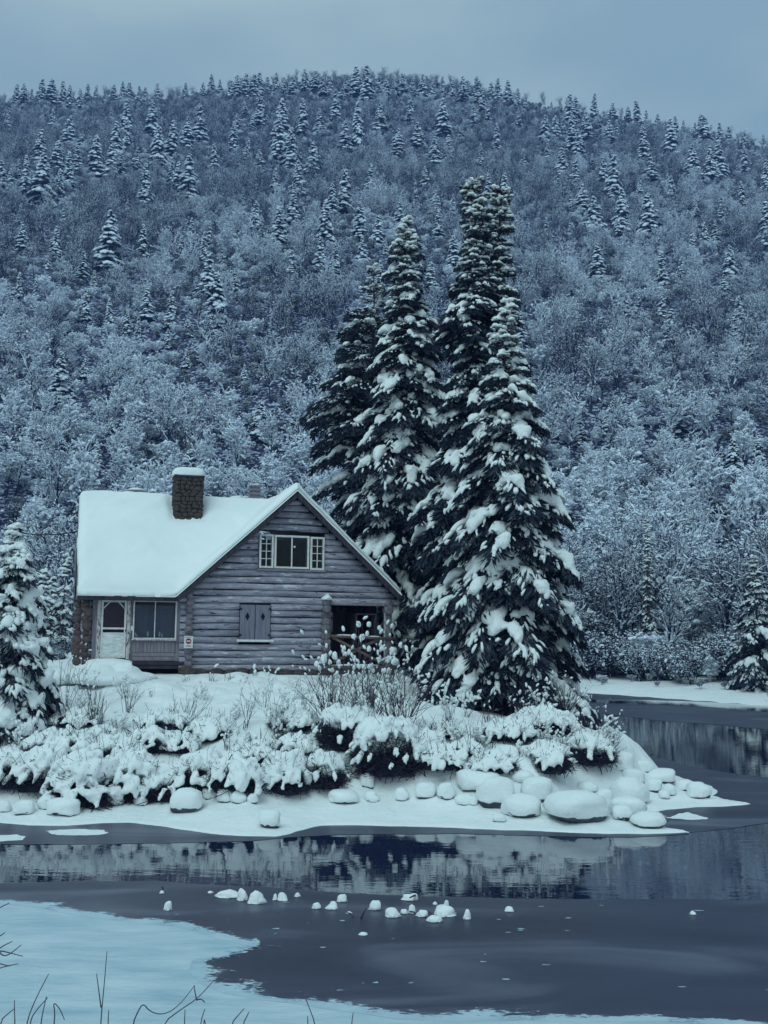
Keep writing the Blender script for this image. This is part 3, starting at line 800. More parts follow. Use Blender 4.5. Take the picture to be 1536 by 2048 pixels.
# short log tails left of the gable's corner
pw = window(None, 1.56, 2.94, 1.06, 2.30, 2, 1, .045, y=-.06, name='window', bar=.014)
MB().box(1.52, 2.97, -.11, .05, 1.02, 1.058).build('window_sill', 'paint_worn', pw)
MB().box(1.60, 2.90, .12, .14, 1.06, 2.15).build('blind', 'blind', pw)
for (x, h_) in ((1.66, .16), (1.70, .09), (2.05, .2), (2.42, .2), (2.5, .12)):
    V, F = blobs([(x, .10, 1.12 + h_ / 2)], [(0, 0, 1)], [(h_ / 2, .03, .02)], 2, 1, 0, .3, 8); link('frost_patch', mesh_from('frost_patch', V, [F], ['snow']), pw)
# the screen door
dr = MB().box(.45, .56, -.07, .06, .42, 2.44).box(1.37, 1.47, -.07, .06, .42, 2.44).box(.56, 1.37, -.07, .06, 2.31, 2.44).build('door', 'paint_worn', cabin)
lf = MB().box(.575, .635, -.05, .0, .46, 2.30).box(1.29, 1.355, -.05, .0, .46, 2.30).box(.635, 1.29, -.05, 0, 2.22, 2.30).box(.635, 1.29, -.05, 0, 1.36, 1.42).box(.635, 1.29, -.05, 0, .46, .52)
lf.bar((.63, -.035, 2.02), (.84, -.035, 2.24), .03, .035).bar((1.295, -.035, 2.02), (1.09, -.035, 2.24), .03, .035)
lf = lf.build('door_leaf', 'paint', dr)
MB().box(.635, 1.29, -.03, -.02, .52, 1.26).build('door_panel', 'frosted', dr)
MB().box(.635, 1.29, -.02, -.01, 1.26, 1.36).build('door_gap_shade', 'dark', dr)  # near-black strip paints the shade of the gap below the mid rail
MB().box(.636, 1.289, -.025, -.021, 1.42, 2.22).build('pane', 'glass', dr)
MB().box(.60, 1.32, .03, .05, 1.36, 2.26).build('door_curtain', 'curtain_red', dr)
MB().box(1.33, 1.36, -.085, -.05, 1.28, 1.36).build('handle', 'iron', dr)
MB().box(.575, 1.355, -.0, .02, .42, 1.4).build('door_back', 'dark', dr)
MB().box(1.475, 1.505, -.03, .0, .6, 1.75).build('casing', 'paint_worn', cabin)
MB().box(1.50, 1.60, -.065, -.05, 1.33, 1.48).build('notice_plate', 'sign_white', cabin)
# room behind
MB().box(.3, 3.2, .9, .95, .3, 2.5).build('inner_wall', 'dark', cabin)
MB().box(.3, 10.1, .2, 7.1, .30, .36).build('floor_deck', 'dark', cabin)
MB().box(3.1, 10.1, .35, 1.65, 2.42, 2.48).build('porch_ceiling', 'plank_dark', cabin)
# deck edge; a near-black sheet paints the shade in the crawl space
MB().box(1.5, 3.2, -.10, -.02, .25, .355).box(1.5, 3.2, -.06, .0, .12, .245).build('deck_edge', 'plank_dark', cabin)
MB().box(.3, 3.3, .5, .55, -.3, .3).build('crawl_shade', 'dark', cabin)

# ---- porch in the gable's corner
pb = MB().box(8.0, 10.2, 1.66, 1.7, .2, 2.45).build('porch_back_wall', 'dark', cabin)
for k in range(14):
    a = 8.1 + k * .142; h = rg.uniform(1.95, 2.3)
    MB().box(a, a + .135, 1.62 - rg.uniform(0, .02), 1.655, .24, h).build('plank', 'plank_dark', pb)
window(None, 9.0, 9.75, .95, 2.0, 2, 2, .05, y=1.5, name='porch_window', mat='plank_dark')
MB().box(8.45, 8.53, 1.45, 1.52, 1.35, 2.05).build('lantern_board', 'paint_worn', cabin)
MB().box(7.98, 8.06, .16, 1.66, .2, 2.4).build('porch_side_wall', 'plank_dark', cabin)
MB().box(8.06, 10.25, -.1, 1.6, .14, .22).build('porch_floor', 'rail', cabin)
V, F = blobs([(9.0, -.02, .235)], [(1, 0, 0)], [(.9, .1, .05)], 3, .3, 0, .2, 3); link('snow_cap', mesh_from('snow_cap', V, [F], ['snow']), cabin)
bevel(MB().box(10.0, 10.24, -.12, .12, -.1, 2.06).build('porch_post', 'log_end', cabin), .05, 3)
MB().box(9.975, 10.0, -.1, .0, .3, 2.3).build('casing', 'paint_worn', cabin)
MB().box(8.05, 10.3, -.1, .08, 2.26, 2.36).build('porch_lintel', 'board', cabin)
V, F = polytube([(7.85, -.16, 1.235), (8.6, -.165, 1.20), (9.5, -.16, 1.17), (10.4, -.15, 1.14)], [.045, .05, .046, .05], 7); link('porch_rail', mesh_from('porch_rail', V, F, ['rail']), cabin)
for k, (a, b) in enumerate((((8.12, -.13, 1.18), (9.98, -.12, .28)), ((9.02, -.10, .78), (9.75, -.10, 1.12)), ((8.2, -.10, .35), (8.95, -.10, .72)))):
    MB().bar(a, b, .045, .085).build('porch_brace', 'rail', cabin)
V, F = blobs([(8.6, -.165, 1.245), (9.6, -.16, 1.21)], [(1, 0, -.03)] * 2, [(.35, .045, .035), (.25, .045, .03)], 2, .3, 0, .2, 5); link('snow_cap', mesh_from('snow_cap', V, [F], ['snow']), cabin)

# ---- stone footing
ft = MB().box(3.1, 10.3, .05, .2, -.5, .08).build('footing', 'mortar', cabin)
x = 3.1
while x < 10.2:
    w = rg.uniform(.28, .62)
    o = link('stone', stone_meshes[rg.integers(8)], ft); o.location = (x + w / 2, -.02, rg.uniform(-.06, .0)); o.scale = (w * 1.05, .3, rg.uniform(.26, .36)); x += w
o = link('stone', stone_meshes[2], ft); o.location = (3.35, -.16, -.02); o.scale = (.6, .5, .42)
# ---- door step buried in snow
V, F = [], []
st = MB().box(.2, 1.5, -1.2, -.07, -.7, .36)
st.add(*blobs([(.85, -.6, .34), (.5, -1.0, .0), (1.2, -.9, .0), (.8, -1.5, -.15), (.0, -1.2, -.1), (1.75, -.9, -.1), (-.5, -1.0, -.1)], [(1, 0, 0)] * 7, [(.72, .55, .12), (.7, .7, .32), (.6, .6, .3), (1.3, .9, .25), (.8, .8, .3), (.6, .6, .15), (.7, .8, .3)], 3, .9, 0, .3, 3))
link('snowed_step', fuse(mesh_from('snowed_step', np.concatenate(st.V), st.F, ['snow']), .05, 6), cabin)

# ---- things on and by the cabin
def hw(x, y, z):                                   # cabin local -> world
    return HO + HE * x + HD * y + np.array([0, 0, z])
sg = empty('warning_sign', hw(3.305, -.36, .98), HA)
tag(sg, 'small white sign with red no-entry disc fixed to the cabin corner logs', 'sign')
bevel(MB().box(-.14, .14, -.008, .008, -.195, .195).build('plate', 'sign_white', sg), .003)
V, F = polytube([(0, -.0125, .03), (0, -.0095, .03)], [.092, .092], 28); link('red_disc', mesh_from('red_disc', V, F, ['sign_red'], False), sg)
MB().box(-.066, .066, -.0165, -.013, .013, .047).build('white_bar', 'sign_white', sg)
for z, w in ((.155, .11), (-.105, .07), (-.14, .09)):
    MB().box(-w, w, -.0115, -.0085, z - .009, z + .009).build('text_line', 'sign_grey', sg)
a, b = hw(-.22, 4.4, 4.85), atY(-60, 1031, 38)
tt = np.linspace(0, 1, 14)[:, None]; P = np.array(a) * (1 - tt) + np.array(b) * tt; P[:, 2] -= .35 * (4 * tt * (1 - tt))[:, 0]
V, F = polytube(P, .022, 5); tag(link('overhead_cable', mesh_from('overhead_cable', V, F, ['cable'])), 'thin dark overhead cable running from the cabin\'s left end', 'cable')

# ------------------------------------------------------------------ big spruces by the cabin
def spruce(name, label, base, H, prof, seed, spacing=.16, density=1.0, droop=.55, snow=1.0, snow_min=.0, lean=(0, 0), voxel=.064, group=None, blade=1.0, zlow=.25, psnow=.95, psnow_top=.75, fork=0):
    """prof: list of (height fraction from the ground, radius in m)"""
    rs = np.random.default_rng(seed); H = H * 1.04
    root = empty(name, base); tag(root, label, 'tree', group)
    hf = np.array([p[0] for p in prof]); hr = np.array([p[1] for p in prof])
    axis = lambda z: np.stack([lean[0] * z / H + .05 * np.sin(z * .8 + seed), lean[1] * z / H + .05 * np.cos(z * .7 + seed), z], -1)
    zs = np.linspace(-.4, H, 24); rad = np.maximum(.016 * H * (1 - zs / H) ** .9, .02); rad[0] = rad[1] * 1.3
    V, F = polytube(axis(zs), rad, 9); link('trunk', mesh_from('trunk', V, F, ['bark']), root)
    # boughs: tiers of four to six round the trunk
    Z, A = [], []
    z = zlow
    while z < H * .985:
        n = int(np.clip(4 + np.interp(z / H, hf, hr) * 1.1 + rs.uniform(-.5, 1), 3, 9)); a0 = rs.uniform(0, 7)
        Z += list(np.clip(z + rs.uniform(-.28, .28, n), .08, H * .985)); A += list(a0 + np.arange(n) * 2 * math.pi / n + rs.normal(0, .35, n))
        z += spacing * (1.0 + 1.1 * np.interp(z / H, hf, hr) / max(hr)) * rs.uniform(.8, 1.2)
    Z = np.array(Z); A = np.array(A); n = len(Z)
    L = np.interp(Z / H, hf, hr) * rs.uniform(.68, 1.2, n) * np.where(rs.uniform(0, 1, n) < .14, .62, 1); L = np.maximum(L, .12)
    P0 = axis(Z); out = np.stack([np.cos(A), np.sin(A), np.zeros(n)], 1); side = np.stack([-np.sin(A), np.cos(A), np.zeros(n)], 1)
    rise = np.interp(Z / H, [0, .5, 1], [-.02, .10, .55]) + rs.normal(0, .06, n); dr = droop * np.interp(Z / H, [0, .6, 1], [1.05, 1.0, .5]) * rs.uniform(.8, 1.2, n)
    def at(i, t):
        return P0[i] + out[i] * (L[i] * t)[:, None] + np.array([0, 0, 1.]) * (L[i] * (rise[i] * t - dr[i] * t ** 2))[:, None]
    def tan(i, t):
        v = out[i] + np.array([0, 0, 1.]) * (rise[i] - 2 * dr[i] * t)[:, None]; return v / np.linalg.norm(v, axis=1, keepdims=True)
    halfw = lambda i, t: np.minimum(L[i] * .36, .75) * np.sin(math.pi * np.clip(t, .03, 1) ** .85) ** .7 + .03
    ii = np.arange(n)
    mb = MB()
    ts = np.linspace(0, .97, 5)
    for k in range(4):
        V, F = tubes(at(ii, np.full(n, ts[k])), at(ii, np.full(n, ts[k + 1])), (.012 + .012 * L) * (1 - ts[k]) + .006, (.012 + .012 * L) * (1 - ts[k + 1]) + .006, 3); mb.add(V, F)
    kind(mb.build('branches', 'bark', root), 'stuff')
    # needle sprays
    w = L ** 1.15 + .12; m = int(density * 100 * w.sum())
    i = rs.choice(n, m, p=w / w.sum()); t = rs.uniform(.04, 1.0, m) ** .75; sgn = rs.choice([-1, 1], m); v = rs.uniform(0, 1, m) ** .8
    hwid = halfw(i, t); C = at(i, t) + side[i] * (sgn * v * hwid)[:, None] - np.array([0, 0, 1.]) * (.45 * v ** 2 * hwid + rs.uniform(-.02, .16, m) * (.4 + L[i] * .4))[:, None]
    D = tan(i, t) * rs.uniform(.5, 1.1, m)[:, None] + side[i] * (sgn * (.25 + .9 * v))[:, None] + np.stack([rs.normal(0, .25, m), rs.normal(0, .25, m), rs.normal(-.30, .28, m)], 1)
    D /= np.linalg.norm(D, axis=1, keepdims=True)
    ln = rs.uniform(.16, .42, m) * blade * np.clip(L[i] * .8, .35, 1.1); wd = ln * rs.uniform(.08, .14, m)
    X = np.cross(D, np.stack([rs.normal(0, 1, m), rs.normal(0, 1, m), rs.normal(0, 1, m)], 1)); X /= np.maximum(np.linalg.norm(X, axis=1, keepdims=True), 1e-6)
    Vb = np.stack([C - D * (ln * .25)[:, None], C + D * (ln * .25)[:, None] + X * wd[:, None], C + D * (ln * .85)[:, None], C + D * (ln * .25)[:, None] - X * wd[:, None]], 1).reshape(-1, 3)
    Fb = (np.arange(m) * 4)[:, None] + np.arange(4)[None]
    kind(link('needles', mesh_from('needles', Vb, [Fb], ['needles'], False), root), 'stuff')
    # snow load: a pillow along each bough, feathered by fingers on the side shoots
    ps = np.interp(L, [.3, .9, 1.4], [psnow_top, (psnow_top + psnow) / 2, psnow])
    has = (rs.uniform(0, 1, n) < ps)
    mb = MB()
    for t0, t1, pp, kk, lmin in ((.60, .86, 1.0, .95, 0), (.34, .60, .75, .8, 0), (.84, .98, .6, .6, 0), (.45, .75, .9, .75, 1.15), (.70, .95, .9, .7, 1.15), (.25, .5, .8, .7, 1.3)):
        j = np.nonzero(has & (L >= lmin * 1.0) & (rs.uniform(0, 1, n) < pp))[0]; k = len(j)
        if not k: continue
        tc = rs.uniform(t0, t1, k); hw_ = halfw(j, tc)
        ln = np.clip(L[j] * rs.uniform(.13, .27, k) * kk, .07, .50); Cc = at(j, tc) + side[j] * (hw_ * rs.uniform(-.75, .75, k))[:, None]; big = rs.uniform(.5, 1.2, k) * snow * kk
        sz = np.stack([ln, np.clip(hw_ * .48 * big, .075, .26), np.clip(hw_ * .45 * big, .075, .21)], 1)
        V, F = blobs(Cc + np.array([0, 0, 1.]) * (sz[:, 2] * .5 + .03)[:, None], tan(j, tc), sz, 2, .4, .28, .6, 3.6, seed + int(t0 * 50)); mb.add(V, F)
    j = np.nonzero(has)[0]
    nf = int(np.clip(12 * snow, 7, 16)); q = np.repeat(j, nf); m = len(q); t = rs.uniform(.36, 1.0, m); sgn = rs.choice([-1, 1], m); v = rs.uniform(.25, 1.0, m); hwid = halfw(q, t)
    C = at(q, t) + side[q] * (sgn * v * hwid)[:, None] - np.array([0, 0, 1.]) * (.38 * v ** 2 * hwid - .06)[:, None]
    D = tan(q, t) * .8 + side[q] * (sgn * .75 * v)[:, None] + np.array([0, 0, -.28]); fl = np.clip(L[q] * rs.uniform(.05, .13, m), .05, .20) * snow ** .5
    fine = MB(); V, F = blobs(C, D, np.stack([fl, fl * rs.uniform(.20, .34, m), fl * rs.uniform(.20, .32, m)], 1), 1, .6, .16, .5, 7, seed + 1); fine.add(V, F)
    # small caps scattered over the sprays
    m = int(26 * len(j) ** .9 * .75 * snow); q = rs.choice(n, m); t = rs.uniform(.25, 1, m); sgn = rs.choice([-1, 1], m); v = rs.uniform(0, 1, m); hwid = halfw(q, t)
    C = at(q, t) + side[q] * (sgn * v * hwid)[:, None] - np.array([0, 0, 1.]) * (.42 * v ** 2 * hwid - .05)[:, None]
    fl = .05 + .12 * rs.uniform(0, 1, m) ** 1.6
    V, F = blobs(C, tan(q, t) + side[q] * (sgn * v)[:, None], np.stack([fl, fl * .6, fl * .5], 1), 1, .5, .1, .3, 6, seed + 2); fine.add(V, F)
    me = fuse(mesh_from('snow_load', np.concatenate(mb.V), mb.F, ['snow_tree']), voxel, 0)
    co = np.zeros(len(me.vertices) * 3, np.float32); me.vertices.foreach_get('co', co); co = co.reshape(-1, 3); co = co + (.05 * fbm(co, 5.5, seed, 3))[:, None] * np.array([.8, .8, 1]); me.vertices.foreach_set('co', co.ravel().astype(np.float32)); me.update()
    fine.build('snow_fringe', 'snow_tree', root, True)['kind'] = 'stuff'
    kind(link('snow_load', me, root), 'stuff')
    return root

def profile(topy, basey, ppm, rows):
    return [((basey - y) / (basey - topy), r / ppm) for y, r in sorted(rows, key=lambda q: -q[0])]
BIG = 'tall snow-laden spruces beside the cabin'
# right-hand wide spruce at the end of the point
b = atY(1018, 1395, 33.0); ppm = FPX / 33.2
spruce('spruce_tree', 'broad snow-laden spruce at the end of the point, widest of the big group', b, (1395 - 612) / ppm,
       profile(612, 1395, ppm, [(612, 6), (650, 20), (740, 40), (850, 72), (950, 100), (1050, 126), (1150, 150), (1250, 168), (1330, 150), (1395, 100)]), 3, .17, 1.15, .62, 1.15, lean=(-.05, 0), group=BIG, zlow=.1)
b = atY(948, 1330, 37.5); ppm = FPX / 37.7
spruce('spruce_tree', 'tallest dark spruce with narrow top, left leader of the twin-topped pair', b, (1330 - 360) / ppm,
       profile(360, 1330, ppm, [(360, 12), (380, 24), (450, 30), (560, 34), (610, 52), (680, 70), (740, 50), (800, 62), (900, 84), (1000, 104), (1120, 120), (1250, 120), (1330, 90)]), 14, .12, 1.7, .55, .95, group=BIG, psnow=.85, psnow_top=.34)
b = atY(1000, 1330, 38.0); ppm = FPX / 38.2
spruce('spruce_tree', 'dark narrow spruce, right and slightly lower leader of the twin-topped pair', b, (1330 - 372) / ppm,
       profile(372, 1330, ppm, [(372, 10), (400, 22), (470, 26), (560, 30), (640, 42), (740, 50), (850, 60), (1000, 80), (1330, 80)]), 25, .12, 1.7, .5, .8, group=BIG, psnow=.8, psnow_top=.34)
b = atY(806, 1290, 41.0); ppm = FPX / 41.2
spruce('spruce_tree', 'conical snow-laden spruce rising behind the cabin gable\'s right slope', b, (1290 - 440) / ppm,
       profile(440, 1290, ppm, [(440, 6), (470, 18), (520, 32), (600, 48), (700, 70), (780, 82), (880, 92), (980, 108), (1080, 128), (1200, 140), (1290, 110)]), 36, .16, 1.2, .62, 1.1, group=BIG)
b = atY(738, 1290, 43.5); ppm = FPX / 43.7
spruce('spruce_tree', 'thin sparse spruce with long bare-ended boughs, left of the conical spruce', b, (1290 - 535) / ppm,
       profile(535, 1290, ppm, [(535, 6), (570, 22), (620, 30), (680, 66), (740, 82), (800, 120), (850, 128), (940, 112), (1050, 105), (1290, 90)]), 47, .24, .75, .42, .75, group=BIG, psnow=.6)
b = atY(14, 1420, 27.5); b[2] = gz(b[0], b[1]); ppm = FPX / 27.7
spruce('spruce_tree', 'young spruce bowed under heavy snow at the left edge, in front of the cabin', b, (1425 - 1030) / ppm,
       profile(1015, 1425, ppm, [(1015, 6), (1060, 20), (1080, 42), (1150, 62), (1220, 80), (1290, 98), (1350, 114), (1400, 118), (1425, 70)]), 58, .085, 1.1, .8, 1.7, group=None, zlow=.5, psnow=1.0)
for k, (px, top, bot, Y, hwid, lab) in enumerate([(84, 1142, 1275, 50, 30, 'small snow-speckled spruce left of the cabin, nearest the snowy young spruce'), (101, 1152, 1275, 53, 28, 'small snow-speckled spruce left of the cabin, middle of three'),
                                        (126, 1118, 1275, 51, 30, 'small snow-speckled spruce left of the cabin, tallest of three'), (1516, 1120, 1358, 71, 60, 'dark snowy spruce on the far bank at the right edge'),
                                        (1473, 1252, 1358, 72, 26, 'short snowy spruce on the far bank beside the dark spruce'), (1296, 1040, 1160, 88, 22, 'slim dark spruce on the far side above the far snow bank')]):
    b = atY(px, bot, Y); ppm = FPX / Y; b[2] = float(land_z(np.array([b[0]]), np.array([b[1]]))[0]); H = atY(px, top, Y)[2] - b[2]
    spruce('spruce_tree', lab, b, H, [(0, hwid * .8 / ppm), (.12, hwid / ppm), (.4, hwid * .75 / ppm), (.75, hwid * .36 / ppm), (1, 4 / ppm)], 70 + k, .3, .55, .6, 1.15, voxel=.085, blade=1.5, psnow=.8)

# ------------------------------------------------------------------ forest on the hillside
def far_conifer(seed, wid):
    rs = np.random.default_rng(seed); mb = MB()
    V, F = polytube([(0, 0, -.06), (0, 0, .5), (0, 0, .98)], [.014, .010, .003], 5); mb.add(V, F, 0)
    n = 120; z = rs.uniform(.05, .97, n) ** .9; A = np.arange(n) * 2.4 + rs.normal(0, .4, n)
    L = wid * (.10 + .95 * (1 - z) ** .85) * rs.uniform(.7, 1.15, n); L *= np.where(rs.uniform(0, 1, n) < .15, .7, 1)
    out = np.stack([np.cos(A), np.sin(A), np.zeros(n)], 1); side = np.stack([-np.sin(A), np.cos(A), np.zeros(n)], 1); P0 = np.stack([np.zeros(n), np.zeros(n), z], 1)
    up = np.array([0, 0, 1.])
    dz = L * rs.uniform(.35, .7, n)
    tip = P0 + out * L[:, None] - up * dz[:, None]; mid = P0 + out * (L * .55)[:, None] - up * (dz * .3)[:, None]; w = (L * rs.uniform(.28, .42, n) + .008)[:, None]
    Vn = np.stack([P0, mid + side * w - up * .012, tip, mid - side * w - up * .012, mid - up * .035], 1).reshape(-1, 3); b = (np.arange(n) * 5)[:, None]
    mb.add(Vn, [np.concatenate([b + np.array([[0, 1, 4]]), b + np.array([[1, 2, 4]]), b + np.array([[2, 3, 4]]), b + np.array([[3, 0, 4]])])], 0)
    m = 260; i = rs.integers(0, n, m); t = rs.uniform(.3, 1, m); C = P0[i] + out[i] * (L[i] * t)[:, None] - up * (dz[i] * t ** 1.6)[:, None]
    D = out[i] + side[i] * rs.normal(0, .8, m)[:, None] + up * rs.normal(-.5, .3, m)[:, None]; D /= np.linalg.norm(D, axis=1, keepdims=True); X = np.cross(D, rs.normal(0, 1, (m, 3))); X /= np.linalg.norm(X, axis=1, keepdims=True)
    ln = rs.uniform(.02, .045, m)[:, None]
    Vt = np.stack([C - X * ln * .3, C + X * ln * .3, C + D * ln], 1).reshape(-1, 3); mb.add(Vt, np.arange(3 * m).reshape(-1, 3), 0)
    k = np.concatenate([np.arange(n), np.arange(n)]); tt = rs.uniform(.35, .85, len(k))
    C = P0[k] + out[k] * (L[k] * tt)[:, None] - up * (dz[k] * tt ** 1.6 - .016)[:, None]
    V, F = blobs(C, out[k] - up * .7, np.stack([L[k] * rs.uniform(.26, .42, len(k)) + .010, L[k] * rs.uniform(.16, .30, len(k)) + .008, np.full(len(k), .014) + L[k] * .09], 1), 1, .4, .1, .3, 30, seed); mb.add(V, F, 1)
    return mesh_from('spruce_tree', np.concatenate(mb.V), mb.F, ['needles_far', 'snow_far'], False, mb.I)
FAR = [far_conifer(200 + k, w) for k, w in enumerate((.20, .18, .22, .16, .24, .19, .21, .17))]

HC = []     # (px, top, bottom) of hillside conifers read off the photograph
for zx, a, b in [(80,170,270),(120,165,270),(210,140,260),(262,138,270),(320,155,270),(355,170,290),(405,190,300),(447,165,250),(535,190,260),(583,170,250),(625,155,250),(660,160,240),(712,178,260),(740,185,280),(803,165,270),(948,165,240),(1080,115,220),(1125,145,200),(1185,150,240),(1210,125,240),(1258,110,240),(1300,115,240),(1325,105,230),(1412,110,220),(1450,135,220),(1500,120,220),
    (40,290,390),(270,290,390),(350,330,490),(570,290,350),(645,250,440),(648,360,520),(590,360,540),(780,260,440),(825,340,420),(810,380,600),(878,355,540),(875,540,680),(955,340,510),(925,390,480),(1020,275,480),(205,400,580),(210,520,790),(290,460,620),(300,600,730),(350,510,690),(395,480,620),(420,410,500),(490,430,640),(570,470,650),(615,520,640),(130,530,720),(50,600,720),(5,550,700),(700,490,610),(740,570,800),(745,460,540),(910,565,740),(960,520,770),(1095,470,600),(1195,360,510),(1215,320,420),(1290,320,420),(1250,250,340),(1340,290,370),(1445,240,340),(1425,330,550),(1490,390,610),(1330,500,610),(1410,600,720),(1525,560,740),(1245,700,760),(1420,790,1020),(330,740,880),(110,885,1040),(555,810,1120),(245,1050,1120),(480,1120,1220),(650,760,840),(980,850,960),(930,940,1060),(1040,920,1080),(1075,870,990),(1060,1020,1260),(1100,1130,1480),(1140,1005,1100),(750,1210,1380),(650,1320,1450),(710,1380,1450),(960,1350,1460),(860,1430,1530),(180,1160,1290),(1000,1150,1250),(95,550,640),(30,290,330),(160,190,260),(490,175,250),(1040,160,220),(1370,130,220)]:
    HC.append((zx / 2.56, 100 + a / 2.56, 100 + b / 2.56))
for zx, a, b in [(38,0,140),(60,60,180),(110,30,120),(145,10,130),(195,20,150),(250,65,170),(287,100,180),(340,140,180),(420,135,180),(470,140,190),(500,110,220),(518,90,240),(542,105,230),(638,90,210),(737,140,210),(815,155,230),(860,125,230),(907,175,230),(965,195,240),(1057,205,260),(1100,225,270),(1160,240,280),(1190,195,330),(1208,200,340),(1285,240,350),(1335,260,360),(1415,275,370),(1515,300,400),
    (390,200,350),(438,205,340),(480,210,300),(530,190,380),(560,270,410),(660,205,270),(715,230,350),(758,225,320),(895,250,430),(1035,220,420),(1150,355,530),(1240,360,530),(1285,330,530),(1415,360,500),(1455,360,420),(470,370,550),(545,430,580),(630,400,470),(685,415,540),(742,400,640),(932,395,540),(1040,515,650),(1020,500,580),(875,530,650),(785,580,800),(925,600,810),(515,590,700),(1295,620,740),(1265,740,870),(1210,750,880),(1270,870,950),(1340,870,1050),(1090,930,1040),(395,725,830),(515,755,820),(175,500,680),(790,1090,1230),(870,1115,1190),(670,1240,1290),(900,1290,1430),(1385,1130,1280),(1530,430,600),(1535,640,880),(20,150,260),(90,130,230),(250,170,260)]:
    HC.append((940 + zx / 2.577, 150 + a / 2.577, 150 + b / 2.577))
HC += [(610,135,182),(630,140,185),(645,150,190),(660,150,190),(690,158,195),(700,150,190),(712,130,192),(735,128,200),(760,145,185),(772,150,188),(790,155,190),(805,145,187),(825,155,190),(845,145,192),(865,158,195),(885,150,192),(905,155,200),(925,150,202),(935,158,200),
    (562,195,280),(560,410,490),(555,250,312),(605,195,270),(670,175,240),(715,200,290),(740,325,390),(690,335,420),(625,280,345),(580,255,330),(550,335,372),(885,195,270),(835,240,292),(795,255,312),(870,270,332),(850,330,372),(650,395,480),(665,360,430),(640,470,542),(670,480,545),(720,400,480),(725,470,522),(755,425,490),(800,400,452),(862,520,580),(520,180,250),(640,215,270),(690,240,300),(760,205,262),(820,190,240)]
for zx, a, b in [(300,0,260),(800,0,110),(435,60,140),(360,160,260),(110,350,470),(378,465,610),(495,530,600),(1335,250,460),(1505,260,400),(955,0,90),(150,110,200),(1250,120,190)]: HC.append((zx / 2.56, 700 + a / 2.56, 700 + b / 2.56))
for zx, a, b in [(215,260,390),(340,230,430),(630,250,400),(945,90,350),(1080,180,370),(1285,370,620),(1205,490,600),(545,1150,1600),(1290,1090,1230),(500,290,370),(1430,390,500)]: HC.append((1050 + zx / 3.058, 750 + a / 3.058, 750 + b / 3.058))

rx = np.random.default_rng(321)
while len(HC) < 296:                                   # a few more spires in the thinner middle of the slope
    px, top = rx.uniform(10, 1530), rx.uniform(215, 640); h = rx.uniform(34, 74) * np.interp(top, [200, 640], [.8, 1.25])
    if min(math.hypot(px - q[0], (top - q[1]) * .7) for q in HC) > 24: HC.append((px, top, top + h))
ORD = ['first', 'second', 'third', 'fourth', 'fifth', 'sixth', 'seventh', 'eighth', 'ninth', 'tenth', 'eleventh', 'twelfth', 'thirteenth', 'fourteenth', 'fifteenth', 'sixteenth', 'seventeenth', 'eighteenth', 'nineteenth', 'twentieth']
ZONES = [(-999, 150, 'left of the cabin roof'), (150, 340, 'above the cabin\'s left roof end'), (340, 430, 'straight above the stone chimney'), (430, 550, 'between chimney and gable peak'), (550, 660, 'above the gable peak'),
         (660, 860, 'above the conical big spruce'), (860, 1060, 'above the twin-topped spruce'), (1060, 1200, 'just right of the big spruces'), (1200, 1370, 'midway to the right edge'), (1370, 9999, 'near the right edge')]
BANDS = [(-99, 236, 'on the ridge line'), (236, 330, 'just below the ridge'), (330, 430, 'high on the hillside'), (430, 640, 'halfway up the hillside'), (640, 9999, 'low on the hillside')]
def zone_labels(items, noun):
    cells = {}
    for k, (px, py) in enumerate(items):
        zi = next(i for i, q in enumerate(ZONES) if q[0] <= px < q[1]); bi = next(i for i, q in enumerate(BANDS) if q[0] <= py < q[1])
        if py < 180 + max(0, px - 800) * .16 : bi = 0
        cells.setdefault((zi, bi), []).append(k)
    out = [None] * len(items)
    for (zi, bi), ks in cells.items():
        ks.sort(key=lambda k: items[k][0])
        for o, k in enumerate(ks):
            tail = '' if len(ks) == 1 else (', leftmost there' if o == 0 else (', rightmost there' if o == len(ks) - 1 else ', %s from left' % ORD[o]))
            out[k] = '%s %s %s%s' % (noun, BANDS[bi][2], ZONES[zi][2], tail)
    return out
labs = zone_labels([(p[0], p[1]) for p in HC], 'snowy spruce')
rf = np.random.default_rng(77); conifer_xy = []
for (px, top, bot), lab in zip(HC, labs):
    p = on_hill(px, top + (bot - top) * 1.05)
    d = ray(px, top); H = float(np.clip(4 + d[2] / d[1] * p[1] - p[2], 4, 30))
    o = link('spruce_tree', FAR[rf.integers(len(FAR))], None, p - np.array([0, 0, .3])); w = rf.uniform(.88, 1.15) * min(1.15, 15 / H) ** .35
    o.scale = (H * w * 1.3, H * w * 1.3, H); o.rotation_euler = (rf.normal(0, .015), rf.normal(0, .015), rf.uniform(0, 6.28))
    tag(o, lab, 'tree', 'snowy spruces on the hillside'); conifer_xy.append(p[:2])
conifer_xy = np.array(conifer_xy)

